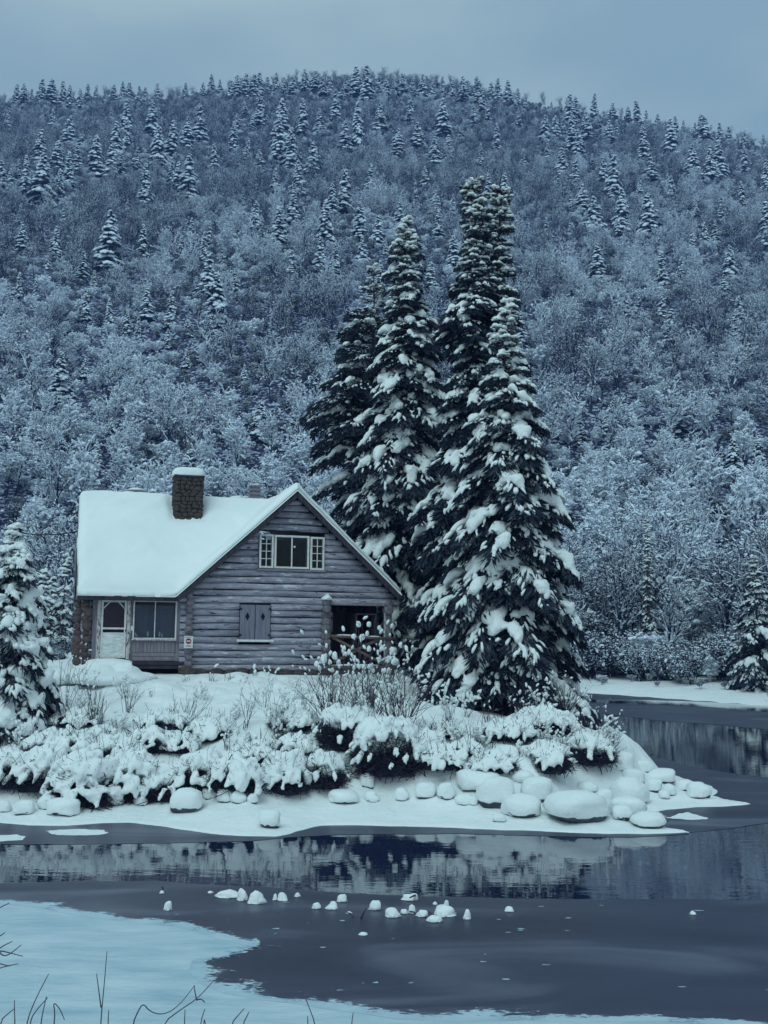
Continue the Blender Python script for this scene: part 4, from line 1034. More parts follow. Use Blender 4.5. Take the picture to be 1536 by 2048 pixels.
# leafless snow-dusted trees
def bare_tree(seed, H=9.0, spread=.5, snowy=1.0, twig=1.0, levels=4):
    rs = np.random.default_rng(seed); S0, S1, R0, R1 = [], [], [], []
    def grow(p, d, ln, r, lev):
        n = 4 if lev == 0 else (3 if lev == 1 else 2)
        for k in range(n):
            d2 = d + rs.normal(0, (.07, .16, .22, .28, .3)[lev], 3) + np.array([0, 0, .05 if lev < 3 else -.06]); d2 /= np.linalg.norm(d2)
            q = p + d2 * ln / n; r2 = r * (.84 if lev else .88)
            S0.append(p); S1.append(q); R0.append(r); R1.append(r2); p, d, r = q, d2, r2
            if lev < levels and (lev > 0 or k > 0):
                for _ in range(2 + (rs.uniform() < .6) if lev < 2 else 1 + (rs.uniform() < .6)):
                    a = rs.uniform(0, 6.28); s = rs.uniform(.35, 1.0) * spread * 1.5
                    v = d * .8 + np.array([math.cos(a), math.sin(a), 0]) * s + np.array([0, 0, .28 if lev < 2 else .0]); v /= np.linalg.norm(v)
                    grow(p, v, ln * rs.uniform(.38, .66), r * .6, lev + 1)
    for _ in range(1 if H > 5 else 5):
        a = rs.uniform(0, 6.28); d = np.array([math.cos(a) * .12, math.sin(a) * .12, 1.0]) if H > 5 else np.array([math.cos(a) * .5, math.sin(a) * .5, 1.0])
        grow(np.array([0, 0, -.3]), d / np.linalg.norm(d), H * .62, H * .015, 0)
    S0, S1, R0, R1 = map(np.array, (S0, S1, R0, R1))
    R0 = np.maximum(R0, .014 * twig); R1 = np.maximum(R1, .012 * twig)
    d = S1 - S0; ln = np.linalg.norm(d, axis=1); flat = np.hypot(d[:, 0], d[:, 1]) / ln
    V, F = tubes(S0, S1, R0, R1, 3)
    keep = (flat > .30) & (rs.uniform(0, 1, len(ln)) < .58 * snowy); w = np.clip(R0 * .9 + .062 * rs.uniform(.4, 2.2, len(ln)) * min(snowy, 1.1), .03, .24)
    up = np.array([0, 0, 1.]) * (R0 + w * .45)[:, None]
    V2, F2 = tubes((S0 + up)[keep], (S1 + up)[keep], w[keep], w[keep] * .8, 4)
    # clots of snow at the shoots
    m = int(len(ln) * .09 * snowy); i = rs.choice(len(ln), m); s = (.08 + .34 * rs.uniform(0, 1, m) ** 2.2) * min(snowy, 1.0)
    V3, F3 = blobs((S1 + up)[i], d[i], np.stack([s * 1.6, s, s * .8], 1), 1, .5, 0, .2, 3, seed)
    return (V, [F]), (np.concatenate([V2, V3]), [F2, F3 + len(V2)])
hidden = bpy.data.collections.new('bare_tree_kinds')
KINDS_ = []
for k, (H, sp, sn, tw) in enumerate([(11, .50, .42, 1.5), (9.5, .62, .62, 1.4), (12, .42, .52, 1.5), (8.5, .7, .85, 1.4), (10, .58, .75, 1.5), (8, .75, 1.1, 1.4), (4.0, .8, 1.15, 1.5), (3.6, .9, .38, 1.6), (10.5, .48, .3, 1.5), (9, .66, .95, 1.4), (11.5, .55, .7, 1.4), (7.5, .6, .6, 1.5)]):
    (Va, Fa), (Vb, Fb) = bare_tree(400 + k, H, sp, sn, tw)
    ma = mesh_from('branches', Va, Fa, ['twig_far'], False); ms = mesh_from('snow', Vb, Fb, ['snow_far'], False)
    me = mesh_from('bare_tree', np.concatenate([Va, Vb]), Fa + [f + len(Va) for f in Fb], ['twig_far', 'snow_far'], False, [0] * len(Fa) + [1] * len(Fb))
    KINDS_.append((ma, ms, H)); o = bpy.data.objects.new('bare_tree_kind_%02d' % k, me); hidden.objects.link(o)

def scatter_object(name, pts, rot, sc, idx, label, cat):
    me = bpy.data.meshes.new(name); me.from_pydata([tuple(p) for p in pts], [], [])
    a = me.attributes.new('rot', 'FLOAT', 'POINT'); a.data.foreach_set('value', np.asarray(rot, np.float32))
    sc = np.asarray(sc, np.float32); jr = np.random.default_rng(3).uniform(.82, 1.2, (len(sc), 2)).astype(np.float32)
    a = me.attributes.new('size', 'FLOAT_VECTOR', 'POINT'); a.data.foreach_set('vector', np.stack([sc * jr[:, 0], sc * jr[:, 0], sc * jr[:, 1]], 1).ravel())
    a = me.attributes.new('pick', 'INT', 'POINT'); a.data.foreach_set('value', np.asarray(idx, np.int32))
    o = link(name, me); tag(o, label, cat, None, 'stuff')
    ng = bpy.data.node_groups.new(name, 'GeometryNodeTree'); ng.interface.new_socket('Geometry', in_out='INPUT', socket_type='NodeSocketGeometry'); ng.interface.new_socket('Geometry', in_out='OUTPUT', socket_type='NodeSocketGeometry')
    gi = ng.nodes.new('NodeGroupInput'); go = ng.nodes.new('NodeGroupOutput'); ip = ng.nodes.new('GeometryNodeInstanceOnPoints'); ci = ng.nodes.new('GeometryNodeCollectionInfo')
    ci.inputs['Collection'].default_value = hidden; ci.inputs['Separate Children'].default_value = True; ci.inputs['Reset Children'].default_value = True
    def attr(nm, typ):
        n = ng.nodes.new('GeometryNodeInputNamedAttribute'); n.data_type = typ; n.inputs['Name'].default_value = nm; return n.outputs['Attribute']
    cx = ng.nodes.new('ShaderNodeCombineXYZ'); ng.links.new(attr('rot', 'FLOAT'), cx.inputs['Z'])
    ng.links.new(gi.outputs[0], ip.inputs['Points']); ng.links.new(ci.outputs[0], ip.inputs['Instance']); ip.inputs['Pick Instance'].default_value = True
    ng.links.new(attr('pick', 'INT'), ip.inputs['Instance Index']); ng.links.new(cx.outputs[0], ip.inputs['Rotation']); ng.links.new(attr('size', 'FLOAT_VECTOR'), ip.inputs['Scale'])
    ng.links.new(ip.outputs[0], go.inputs[0]); md = o.modifiers.new('scatter', 'NODES'); md.node_group = ng
    return o

# nearer bare trees that read singly
rt = np.random.default_rng(91)
singles = [(1090, 905), (1150, 870), (1215, 880), (1270, 905), (1335, 850), (1420, 860), (1490, 900), (1180, 985), (1250, 1000), (1340, 1010), (1420, 1020), (1500, 1040), (1210, 1105), (1275, 1140), (1350, 1170), (1420, 1150),
           (1240, 1215), (1320, 1240), (1390, 1250), (1440, 1260), (20, 860), (70, 800), (130, 880), (210, 850), (290, 830), (330, 880), (450, 840), (540, 880), (590, 830), (30, 950), (110, 1010), (60, 1080), (470, 930), (600, 900)]
slabs = zone_labels([(a, b) for a, b in singles], 'bare snowy tree')
LOWB = [(-99, 880, 'on the lower slope'), (880, 1020, 'near the hill foot'), (1020, 9999, 'at the hill foot')]
def low_labels(items, noun):
    global BANDS
    keep = BANDS; BANDS = LOWB; r = zone_labels(items, noun); BANDS = keep; return r
slabs = low_labels(singles, 'bare snowy tree')
for (px, py), lab in zip(singles, slabs):
    p = on_hill(px, py + 45); ma, ms, H = KINDS_[(1, 3, 4, 9, 10, 5)[rt.integers(0, 6)]]
    r = empty('bare_tree', p, rt.uniform(0, 6.28)); s = rt.uniform(.7, 1.0); r.scale = (s, s, s)
    tag(r, lab, 'tree', 'bare snowy trees low on the hillside'); link('branches', ma, r)['kind'] = 'stuff'; link('snow', ms, r)['kind'] = 'stuff'

pts = []
y = 92.0
while y < 438:
    w = y * .62 + 10; step = 4.7 - (y - 90) * .0030
    xs = np.arange(-w, w, step); pts.append(np.stack([xs + rt.uniform(-.5, .5, len(xs)) * step, y + rt.uniform(-.5, .5, len(xs)) * step], 1)); y += step * .92
pts = np.concatenate(pts)
near_c = np.min(np.hypot(pts[:, None, 0] - conifer_xy[None, :, 0], pts[:, None, 1] - conifer_xy[None, :, 1]), 1) if len(conifer_xy) else np.full(len(pts), 9)
# keep the view of the traced spruces open: thin the wood just in front of each
def in_front(q, height):
    # does a growth of this height at q stand before one of the traced spruces?
    zq = land_z(q[:, 0], q[:, 1]); out = np.zeros(len(q), bool)
    bx, by = proj(np.stack([q[:, 0], q[:, 1], zq], 1)); _, ty = proj(np.stack([q[:, 0], q[:, 1], zq + height], 1)); hwq = .32 * height * FPX / q[:, 1]
    for (px, top, bot), c in zip(HC, conifer_xy):
        out |= (q[:, 1] < c[1] + 1) & (np.abs(bx - px) < (bot - top) * .16 + hwq) & (ty < bot - .12 * (bot - top)) & (by > top)
    return out
behind = in_front(pts, 6.5)
keep = (near_c > 2.0) & ~in_front(pts, 1.8); low = behind[keep]; pts = pts[keep]
P3 = np.concatenate([pts, np.zeros((len(pts), 1))], 1); nz = fbm(P3, 1 / 38., 71, 2); alt = (pts[:, 1] - 90) / 340
tone = nz * 1.0 + (.38 - alt) * 1.8 + rt.normal(0, .30, len(pts))
alt_k = rt.uniform(0, 1, len(pts)) < .5
idx = np.select([tone > .7, tone > .38, tone > .1, tone > -.2], [np.where(alt_k, 5, 9), np.where(alt_k, 3, 9), np.where(alt_k, 4, 10), np.where(alt_k, 1, 11)], np.where(alt_k, 0, 2)); idx = np.where((tone < -.35) & alt_k, 8, idx)
small = rt.uniform(0, 1, len(pts)) < np.clip(.35 - alt * .5, .06, .4); idx = np.where(small, np.where(tone > .1, 6, 7), idx)
idx = np.where(low, np.where(rt.uniform(0, 1, len(pts)) < .6, 6, 7), idx)
zz = land_z(pts[:, 0], pts[:, 1])
scatter_object('woodland', np.concatenate([pts, zz[:, None]], 1), rt.uniform(0, 6.28, len(pts)), np.where(low, rt.uniform(.3, .5, len(pts)), rt.uniform(.6, 1.0, len(pts)) * np.interp(alt, [0, .5, .85, 1], [.95, .82, .62, .5])), idx, 'dense leafless woodland dusted with snow covering the whole hillside', 'woodland')

y = 93.0; up_ = []
while y < 436:                                          # low growth between the trees
    w = y * .6 + 10; step = 3.3
    xs = np.arange(-w, w, step); up_.append(np.stack([xs + rt.uniform(-.5, .5, len(xs)) * step, y + rt.uniform(-.5, .5, len(xs)) * step], 1)); y += step
up_ = np.concatenate(up_); up_ = up_[~in_front(up_, 1.3)]; t2 = fbm(np.concatenate([up_, np.zeros((len(up_), 1))], 1), 1 / 25., 55, 2) + rt.normal(0, .35, len(up_)) + .35 - (up_[:, 1] - 90) / 500
scatter_object('hillside_brush', np.concatenate([up_, land_z(up_[:, 0], up_[:, 1])[:, None]], 1), rt.uniform(0, 6.28, len(up_)), rt.uniform(.28, .6, len(up_)), np.where(t2 > .62, 6, 7), 'low snowy brush filling the gaps between hillside trees', 'brush')

# brush on the far bank and behind the cabin
bp = []
for _ in range(3800):
    x, y = rt.uniform(-40, 62), rt.uniform(48, 98)
    bp.append((x, y))
bp = np.array(bp); fsd = poly_sdf(bp, FARBANK); psd = poly_sdf(bp, POINT)
lx = (bp - HO[:2]) @ HE[:2]
ok = ((fsd > 1.6) & (rt.uniform(0, 1, len(bp)) < np.clip((fsd - 2.5) / 12, .03, .8))) | ((psd > 2) & (bp[:, 1] > 47) & (bp[:, 0] < 6))
bp = bp[ok]; fsd = np.maximum(fsd[ok], 0)
bi = np.where(rt.uniform(0, 1, len(bp)) < .93, 7, 6); bi = np.where((fsd > 9) & (rt.uniform(0, 1, len(bp)) < .25), 2, bi)
sc = np.where(fsd < 7, rt.uniform(.08, .2, len(bp)), rt.uniform(.35, .95, len(bp)))
scatter_object('undergrowth', np.concatenate([bp, land_z(bp[:, 0], bp[:, 1])[:, None]], 1), rt.uniform(0, 6.28, len(bp)), sc, bi, 'tangled snowy brush along the far river bank and hill foot', 'undergrowth')

# ------------------------------------------------------------------ the snowy bank
_yg = np.linspace(9.0, 60, 900)
def on_ground(px, py):
    d = ray(px, py); k = _yg / d[1]; zz = 4 + d[2] * k; h = np.maximum(ground_z(d[0] * k, _yg), 0)
    w = zz <= h; i = int(np.argmax(w)) if w.any() else len(_yg) - 1
    return np.array([d[0] * k[i], _yg[i], h[i]])

def drape_bush(px, py, wpx, hpx, seed, label, cover=1.0, twigs=1.0, name='bush'):
    rs = np.random.default_rng(seed); b = on_ground(px, py); s = b[1] / FPX; W = wpx * s / 2; H = hpx * s
    root = empty(name, b); tag(root, label, 'bush', 'snow-laden bushes along the river bank')
    # dark tangle of twigs
    m = int(1500 * W * H * twigs + 420); a = rs.uniform(0, 2 * math.pi, m); e = rs.uniform(-.1, 1.0, m); r = rs.uniform(.35, 1.02, m) ** .6
    dirs = np.stack([np.cos(a) * np.cos(e), np.sin(a) * np.cos(e), np.sin(e)], 1); P = dirs * r[:, None] * np.array([W, W * .75, H * .93])
    D = dirs + rs.normal(0, .55, (m, 3)) + np.array([0, 0, -.15]); D /= np.linalg.norm(D, axis=1, keepdims=True); ln = rs.uniform(.1, .35, m)
    V, F = tubes(P - D * ln[:, None], P + D * ln[:, None] * .5, rs.uniform(.006, .014, m), .004, 3)
    mb = MB().add(V, F); ns = 14; a = rs.uniform(0, 6.28, ns)
    V, F = tubes(np.zeros((ns, 3)), np.stack([np.cos(a) * W * .6, np.sin(a) * W * .4, np.full(ns, H * .8)], 1), .02, .008, 4); mb.add(V, F)
    m = int(18 + 40 * W); a = rs.uniform(0, 6.28, m); e = rs.uniform(.1, 1.3, m); dirs = np.stack([np.cos(a) * np.cos(e), np.sin(a) * np.cos(e), np.sin(e)], 1); P = dirs * np.array([W, W * .8, H]) * .9
    D = dirs * .6 + np.array([0, 0, .5]) + rs.normal(0, .4, (m, 3)); D /= np.linalg.norm(D, axis=1, keepdims=True)
    V, F = tubes(P, P + D * rs.uniform(.12, .45, m)[:, None], .0065, .0035, 3); mb.add(V, F)
    kind(mb.build('stems', 'bush_dark', root), 'stuff')
    core, Fc = ICO[3]; V = core * np.array([W * .66, W * .42, H * .66]); V = V * (1 + .22 * vnoise(core, 3, seed))[:, None]; V[:, 2] = np.maximum(V[:, 2], -.1)
    link('tangle', mesh_from('tangle', V, [Fc], ['bush_dark'], False), root)
    # draped snow
    m = int((60 + 120 * W * H) * cover); a = rs.uniform(0, 2 * math.pi, m); e = np.arcsin(rs.uniform(.18, 1.0, m)); dirs = np.stack([np.cos(a) * np.cos(e), np.sin(a) * np.cos(e), np.sin(e)], 1)
    P = dirs * np.array([W, W * .8, H]) * rs.uniform(.90, 1.06, m)[:, None]; D = np.stack([dirs[:, 0], dirs[:, 1], -1.1 * np.cos(e) - .05], 1) + rs.normal(0, .18, (m, 3))
    sz = rs.uniform(.05, .17, m) * np.clip(.5 + W * .5, .6, 1.15); V, F = blobs(P, D, np.stack([sz * 1.2, sz * .62, sz * .55], 1), 2, .6, .12, .5, 4, seed); mb = MB().add(V, F)
    m2 = int(m * .10); a = rs.uniform(0, 6.28, m2); e = np.arcsin(rs.uniform(.02, .5, m2)); dirs = np.stack([np.cos(a) * np.cos(e), np.sin(a) * np.cos(e), np.sin(e)], 1)
    P = dirs * np.array([W, W * .8, H]) * rs.uniform(.94, 1.08, m2)[:, None]; D = np.stack([dirs[:, 0] * .4, dirs[:, 1] * .4, -np.ones(m2)], 1) + rs.normal(0, .2, (m2, 3))
    sz = rs.uniform(.035, .10, m2); V, F = blobs(P, D, np.stack([sz * 1.5, sz * .8, sz * .7], 1), 2, .9, 0, .5, 6, seed + 9); mb.add(V, F)
    top, Ft = ICO[3]; V = top * np.array([W * .85, W * .70, H * .35]); V[:, 2] += H * .62; V[:, 1] += W * .15; V = V + (.16 * fbm(V + b, 2.5, seed, 3))[:, None] * np.array([.5, .5, 1]); mb.add(V, Ft)
    me = fuse(mesh_from('snow_load', np.concatenate(mb.V), mb.F, ['snow']), .044, 0)
    co = np.zeros(len(me.vertices) * 3, np.float32); me.vertices.foreach_get('co', co); co = co.reshape(-1, 3); co += (.06 * fbm(co + b, 5.5, seed, 3))[:, None] * np.array([.7, .7, 1]); me.vertices.foreach_set('co', co.ravel().astype(np.float32)); me.update()
    kind(link('snow_load', me, root), 'stuff')
    return root
rb = np.random.default_rng(4)
for k, (px, py, w, h, lab) in enumerate([
    (10, 1560, 110, 110, 'snow-draped bush on the bank below the bowed young spruce'), (75, 1575, 120, 120, 'snow-draped bush with dark gaps, second along the bank from the left edge'),
    (165, 1598, 150, 150, 'large snow-draped bush with wide dark hollow at its foot, bank left side'), (255, 1602, 130, 140, 'snow-draped bush leaning over the shelf left of the biggest left boulder'),
    (325, 1588, 110, 120, 'snow-draped bush directly behind the round boulder on the shelf'), (395, 1572, 95, 110, 'snow-draped bush above the row of small snowy boulders'),
    (470, 1580, 120, 110, 'low snow-draped bush midway along the bank, left of the porch'), (565, 1588, 110, 130, 'snow-draped bush with fringe of snow drops below the shuttered window'),
    (640, 1562, 105, 120, 'snow-draped bush with open dark hollow below the porch bush'), (230, 1530, 120, 90, 'upper snow-draped bush behind the wide hollow one'),
    (120, 1500, 130, 80, 'snow-draped bush higher on the bank, below the door step'), (985, 1545, 110, 60, 'low snow-draped bush above the big boulders'),
    (1090, 1530, 120, 80, 'snow-draped bush on the right slope of the point'), (1175, 1515, 110, 80, 'snow-draped bush at the right end of the point above the boulders'), (770, 1548, 150, 170, 'dark-footed snow-draped bush in the middle of the bank'),
    (880, 1535, 110, 55, 'low snow hummock bush between the middle bush and the big boulders'), (700, 1500, 130, 170, 'snow-clotted bush behind the middle dark-footed one')]):
    py = py + rb.uniform(-16, 10)
    drape_bush(px, py, w * rb.uniform(.85, 1.25), h * rb.uniform(.42, .64), 500 + k, lab, rb.uniform(.7, 1.1) * (.55 if 620 < px < 860 else 1), 1.6 if 620 < px < 860 else 1.0)

SPOT = [(45, 1462, 'below the bowed young spruce'), (150, 1455, 'below the door step'), (205, 1490, 'left of the fanned twigs'), (300, 1500, 'below the porch window'), (365, 1505, 'below the no-entry sign'), (430, 1475, 'left below the shutters'),
        (505, 1515, 'below the shutters'), (590, 1450, 'left of the porch shrubs'), (600, 1510, 'under the porch shrubs'), (860, 1470, 'right of the porch shrubs'), (930, 1520, 'left of the right slope twigs'), (1020, 1475, 'below the broad spruce'), (1090, 1470, 'above the right boulders'), (330, 1455, 'under the three straight stalks'), (700, 1440, 'at the stump post'), (830, 1500, 'beside the dark middle bush')]
for k, (px, py, lab) in enumerate(SPOT):
    drape_bush(px + rb.uniform(-10, 10), py + rb.uniform(-8, 8), rb.uniform(70, 140), rb.uniform(26, 44), 540 + k, 'low snow hummock over brush on the bank ' + lab, rb.uniform(.9, 1.4), .8)
def twig_plant(name, base, n, height, spread, seed, label, snow=.5, rad=.007, cat='shrub', group=None, lean=(0, 0), mat='twig', clot=(.03, .07), forks=3):
    rs = np.random.default_rng(seed); root = empty(name, base); tag(root, label, cat, group); A, B, RA, RB = [], [], [], []
    def grow(p, d, ln, r, lev):
        k = 4
        for j in range(k):
            d2 = d + rs.normal(0, .10, 3); d2 /= np.linalg.norm(d2); q = p + d2 * ln / k
            A.append(p); B.append(q); RA.append(r); RB.append(r * .86); p, d, r = q, d2, r * .86
            if lev < 2 and j > 0 and rs.uniform() < .28 * forks / (lev + 1):
                v = d + rs.normal(0, .5, 3); v[2] = abs(v[2]) * .8 + .25; v /= np.linalg.norm(v); grow(p, v, ln * rs.uniform(.3, .55), r * .7, lev + 1)
    for _ in range(n):
        a = rs.uniform(0, 6.28); s = rs.uniform(.05, 1) * spread
        d = np.array([math.cos(a) * s + lean[0], math.sin(a) * s * .7 + lean[1], 1.0]); d /= np.linalg.norm(d)
        grow(np.array([rs.normal(0, .06), rs.normal(0, .05), -.1]), d, height * rs.uniform(.55, 1.05), rad * rs.uniform(.8, 1.3), 0)
    A, B, RA, RB = map(np.array, (A, B, RA, RB)); V, F = tubes(A, B, RA, RB, 4); link('stems', mesh_from('stems', V, [F], [mat], True), root)
    if snow > 0:
        m = int(len(A) * snow); i = rs.choice(len(A), m); c = rs.uniform(*clot, m); P = B[i] + np.array([0, 0, 1.]) * (c * .3)[:, None]
        V, F = blobs(P, (B - A)[i] + rs.normal(0, .02, (m, 3)), np.stack([c * 1.4, c * .8, c * .8], 1), 1, .6, 0, .35, 8, seed); kind(link('snow_clots', mesh_from('snow_clots', V, [F], ['snow']), root), 'stuff')
    return root
SH = 'bare twiggy shrubs on the bank'
for k, (px, py, n, hpx, sp, lab, sn, fk) in enumerate([
    (190, 1455, 22, 90, .45, 'clump of bare upright twigs in snow below the door step', .10, 2), (255, 1425, 14, 60, .7, 'low bare twigs sticking sideways from the snow below the porch window', .1, 2),
    (375, 1445, 14, 65, .8, 'bare twigs fanned over the snow below the no-entry sign', .1, 2), (345, 1435, 3, 50, .15, 'three thin straight stalks beside the fanned twigs', .05, 1),
    (490, 1460, 8, 80, .3, 'slim forked shrub on the snow below the shutters', .35, 3), (555, 1480, 12, 90, .35, 'snow-clotted twig clump right of the slim forked shrub', .5, 3), (455, 1500, 9, 60, .7, 'twigs bent low over the bank midway', .2, 2),
    (668, 1470, 34, 150, .5, 'tall many-stemmed shrub with clotted snow in front of the porch post', .16, 3), (735, 1480, 34, 160, .45, 'tall dark-stemmed shrub in front of the porch rail', .18, 3),
    (800, 1490, 34, 160, .45, 'tall thin-twigged shrub between the porch and the big spruces', .16, 3), (850, 1400, 12, 80, .5, 'loose bare twigs at the foot of the conical spruces', .1, 3),
    (975, 1470, 10, 75, .4, 'bare forked twigs on the open snow slope of the point', .03, 2), (945, 1490, 6, 60, .3, 'few short twigs left of the forked ones on the snow slope', .05, 2), (1040, 1490, 12, 55, .9, 'twigs leaning over the right slope above the boulders', .25, 2),
    (1120, 1510, 14, 60, .8, 'snow-clotted twigs above the right-hand boulders', .4, 2), (1225, 1500, 18, 60, .9, 'bare twigs leaning out over the right-hand water', .3, 3), (1170, 1450, 18, 60, .9, 'dark twigs beside the broad spruce\'s right foot', .15, 3), (1195, 1520, 16, 70, .8, 'tangled twigs at the tip of the point, over the water', .4, 3), (40, 1480, 10, 90, .4, 'thin sapling twigs right of the bowed young spruce', .3, 3), (130, 1415, 9, 110, .25, 'tall thin twigs beside the cabin\'s left corner', .3, 2)]):
    b = on_ground(px, py); twig_plant('shrub', b, n, hpx * b[1] / FPX, sp, 600 + k, lab, sn, (.0115 if hpx > 110 else .0075), group=SH, clot=(.025, .065) if hpx > 110 else (.02, .045), forks=fk)
SP = ['left of the door step', 'below the door step', 'below the porch window', 'below the no-entry sign', 'below the shutters', 'left of the porch shrubs', 'right of the porch shrubs', 'on the open slope', 'below the broad spruce', 'above the right boulders']
rsx = np.random.default_rng(12)
for k in range(30):                                   # small scattered twig tufts on the slope
    row, c = divmod(k, 10); px = (70, 150, 250, 370, 500, 590, 890, 960, 1060, 1140)[c] + rsx.uniform(-35, 35); py = (1405, 1445, 1485)[row] + rsx.uniform(-14, 14) + (25 if c > 7 else 0)
    b = on_ground(px, py); twig_plant('twig_tuft', b, int(rsx.integers(5, 14)), rsx.uniform(25, 60) * b[1] / FPX, rsx.uniform(.5, 1.3), 670 + k, '%s twig tuft in the bank snow %s' % (('upper', 'middle', 'lower')[row], SP[c]), rsx.uniform(.1, .4), .007, 'twigs', 'twig tufts on the bank', clot=(.02, .06))
# short stalks poking through the snow by the footing
for k, (px, py) in enumerate([(455, 1362), (420, 1362), (510, 1352), (370, 1362), (300, 1395), (620, 1350)]):
    b = on_ground(px, py); twig_plant('dry_stalks', b, 7, 26 * b[1] / FPX, .25, 650 + k, ['dry stalks poking through snow below the shuttered window', 'dry stalks in the snow right of the sign', 'dry stalks in the snow below the shutter\'s right edge', 'dry stalks in the snow under the no-entry sign', 'dry stalks in the snow before the crawl space', 'dry stalks in the snow left of the porch shrubs'][k], .05, .005, 'stalks', 'dry stalks in the snow', forks=1)
# dark drooping shrubs under the big spruces
for k, (px, py, w, h, lab) in enumerate([(1125, 1440, 110, 70, 'dark twiggy bush hanging over the water below the broad spruce'), (1050, 1432, 90, 50, 'dark bush at the foot of the broad spruce')]):
    b = on_ground(px, py); twig_plant('bush', b, 70, h * b[1] / FPX * 1.2, 1.1, 700 + k, lab, .03, .008, 'bush', None, mat='bush_dark', clot=(.02, .06))
# stalks carrying snow caps before the porch
caps = [(465, 265, 50, 100), (680, 205, 68, 100), (820, 205, 72, 95), (968, 255, 55, 95), (610, 370, 70, 95), (725, 385, 75, 120), (795, 335, 50, 95), (230, 505, 40, 85), (545, 590, 60, 95), (475, 610, 45, 70), (825, 545, 65, 95), (345, 650, 75, 150), (620, 690, 65, 110), (860, 800, 85, 110), (190, 690, 90, 160), (95, 760, 70, 90), (400, 740, 70, 90), (1165, 580, 120, 140), (1090, 700, 80, 120), (1190, 730, 120, 110)]
lb = ['left', 'middle', 'right']
for g, (x0, x1, lab) in enumerate([(0, 500, 'stalks with white snow caps before the left part of the porch'), (500, 800, 'stalks with white snow caps before the porch brace'), (800, 1300, 'stalks with white snow caps before the porch post')]):
    mine = [c for c in caps if x0 <= c[0] < x1]; cx = 620 + np.mean([c[0] for c in mine]) / 6.98; b = on_ground(cx, 1372); root = empty('capped_stalks', b)
    tag(root, lab, 'plant', 'snow-capped stalks before the porch'); rs = np.random.default_rng(720 + g); s = b[1] / FPX
    for (zx, zy, w, h) in mine:
        p = atY(620 + zx / 6.98, 1220 + zy / 6.98, b[1] + rs.uniform(-.4, .4)) - b; f = np.array([rs.normal(p[0] * .5, .06), p[1] * .8, -.1]); mid = (p + f) / 2 + rs.normal(0, .04, 3)
        V, F = polytube([f, mid, p], [.009, .008, .006], 5); link('stem', mesh_from('stem', V, F, ['twig']), root)
        V, F = blobs([p], [(rs.normal(0, .12), 0, 1)], [(h / 6.98 * s / 2, w / 6.98 * s / 2, w / 6.98 * s / 2)], 2, 1, 0, .3, 9, g); V[:, 2] = np.where(V[:, 2] < p[2] - .03, p[2] - .03 + (V[:, 2] - p[2] + .03) * .6, V[:, 2])
        link('snow_cap', mesh_from('snow_cap', V, [F], ['snow']), root)
# weathered stump post among the tall shrubs
b = on_ground(741, 1425); r = tag(empty('stump_post', b), 'weathered upright post stump capped with snow among the tall shrubs', 'post')
V, F = polytube([(0, 0, -.2), (0, 0, .3), (.01, 0, .78)], [.12, .11, .10], 9); link('post', mesh_from('post', V, F, ['log_end']), r)
V, F = blobs([(0, 0, .80)], [(1, 0, 0)], [(.14, .13, .13)], 2, .4, 0, .3, 6); link('snow_cap', mesh_from('snow_cap', V, [F], ['snow']), r)

# ------------------------------------------------------------------ boulders
def boulder(px, py, wpx, hpx, seed, label, bare=.0, name='boulder', group='snow-capped boulders along the shore'):
    rs = np.random.default_rng(seed); b = on_ground(px, py); s = b[1] / FPX; W = wpx * s / 2; H = hpx * s; b = b + np.array([0, W * .7, 0]); H = H * 1.02
    root = empty(name, b, rs.uniform(-.3, .3)); tag(root, label, 'boulder', group); T, Fc = ICO[3]
    sh = np.sign(T) * np.abs(T) ** .85; V = sh * (1 + .19 * vnoise(T, 1.4, seed) + .05 * vnoise(T, 4, seed))[:, None]
    R = V * np.array([W * .97, W * .82, H * .52]); R[:, 2] += H * .40
    link('rock', mesh_from('rock', R, [Fc], ['rock'], True), root)
    S = V * np.array([W, W * .86, H * .56]); S = S * (1 + .02 * vnoise(T, 5, seed + 3))[:, None]; low = -H * (.10 + .28 * (1 - bare)) + .05 * H * vnoise(T, 3.5, seed + 7)
    S[:, 2] = np.where(S[:, 2] < low, low + (S[:, 2] - low) * .12, S[:, 2]); S[:, 2] += H * .44
    link('snow_cap', mesh_from('snow_cap', S, [Fc], ['snow'], True), root)
    return root
BL = []
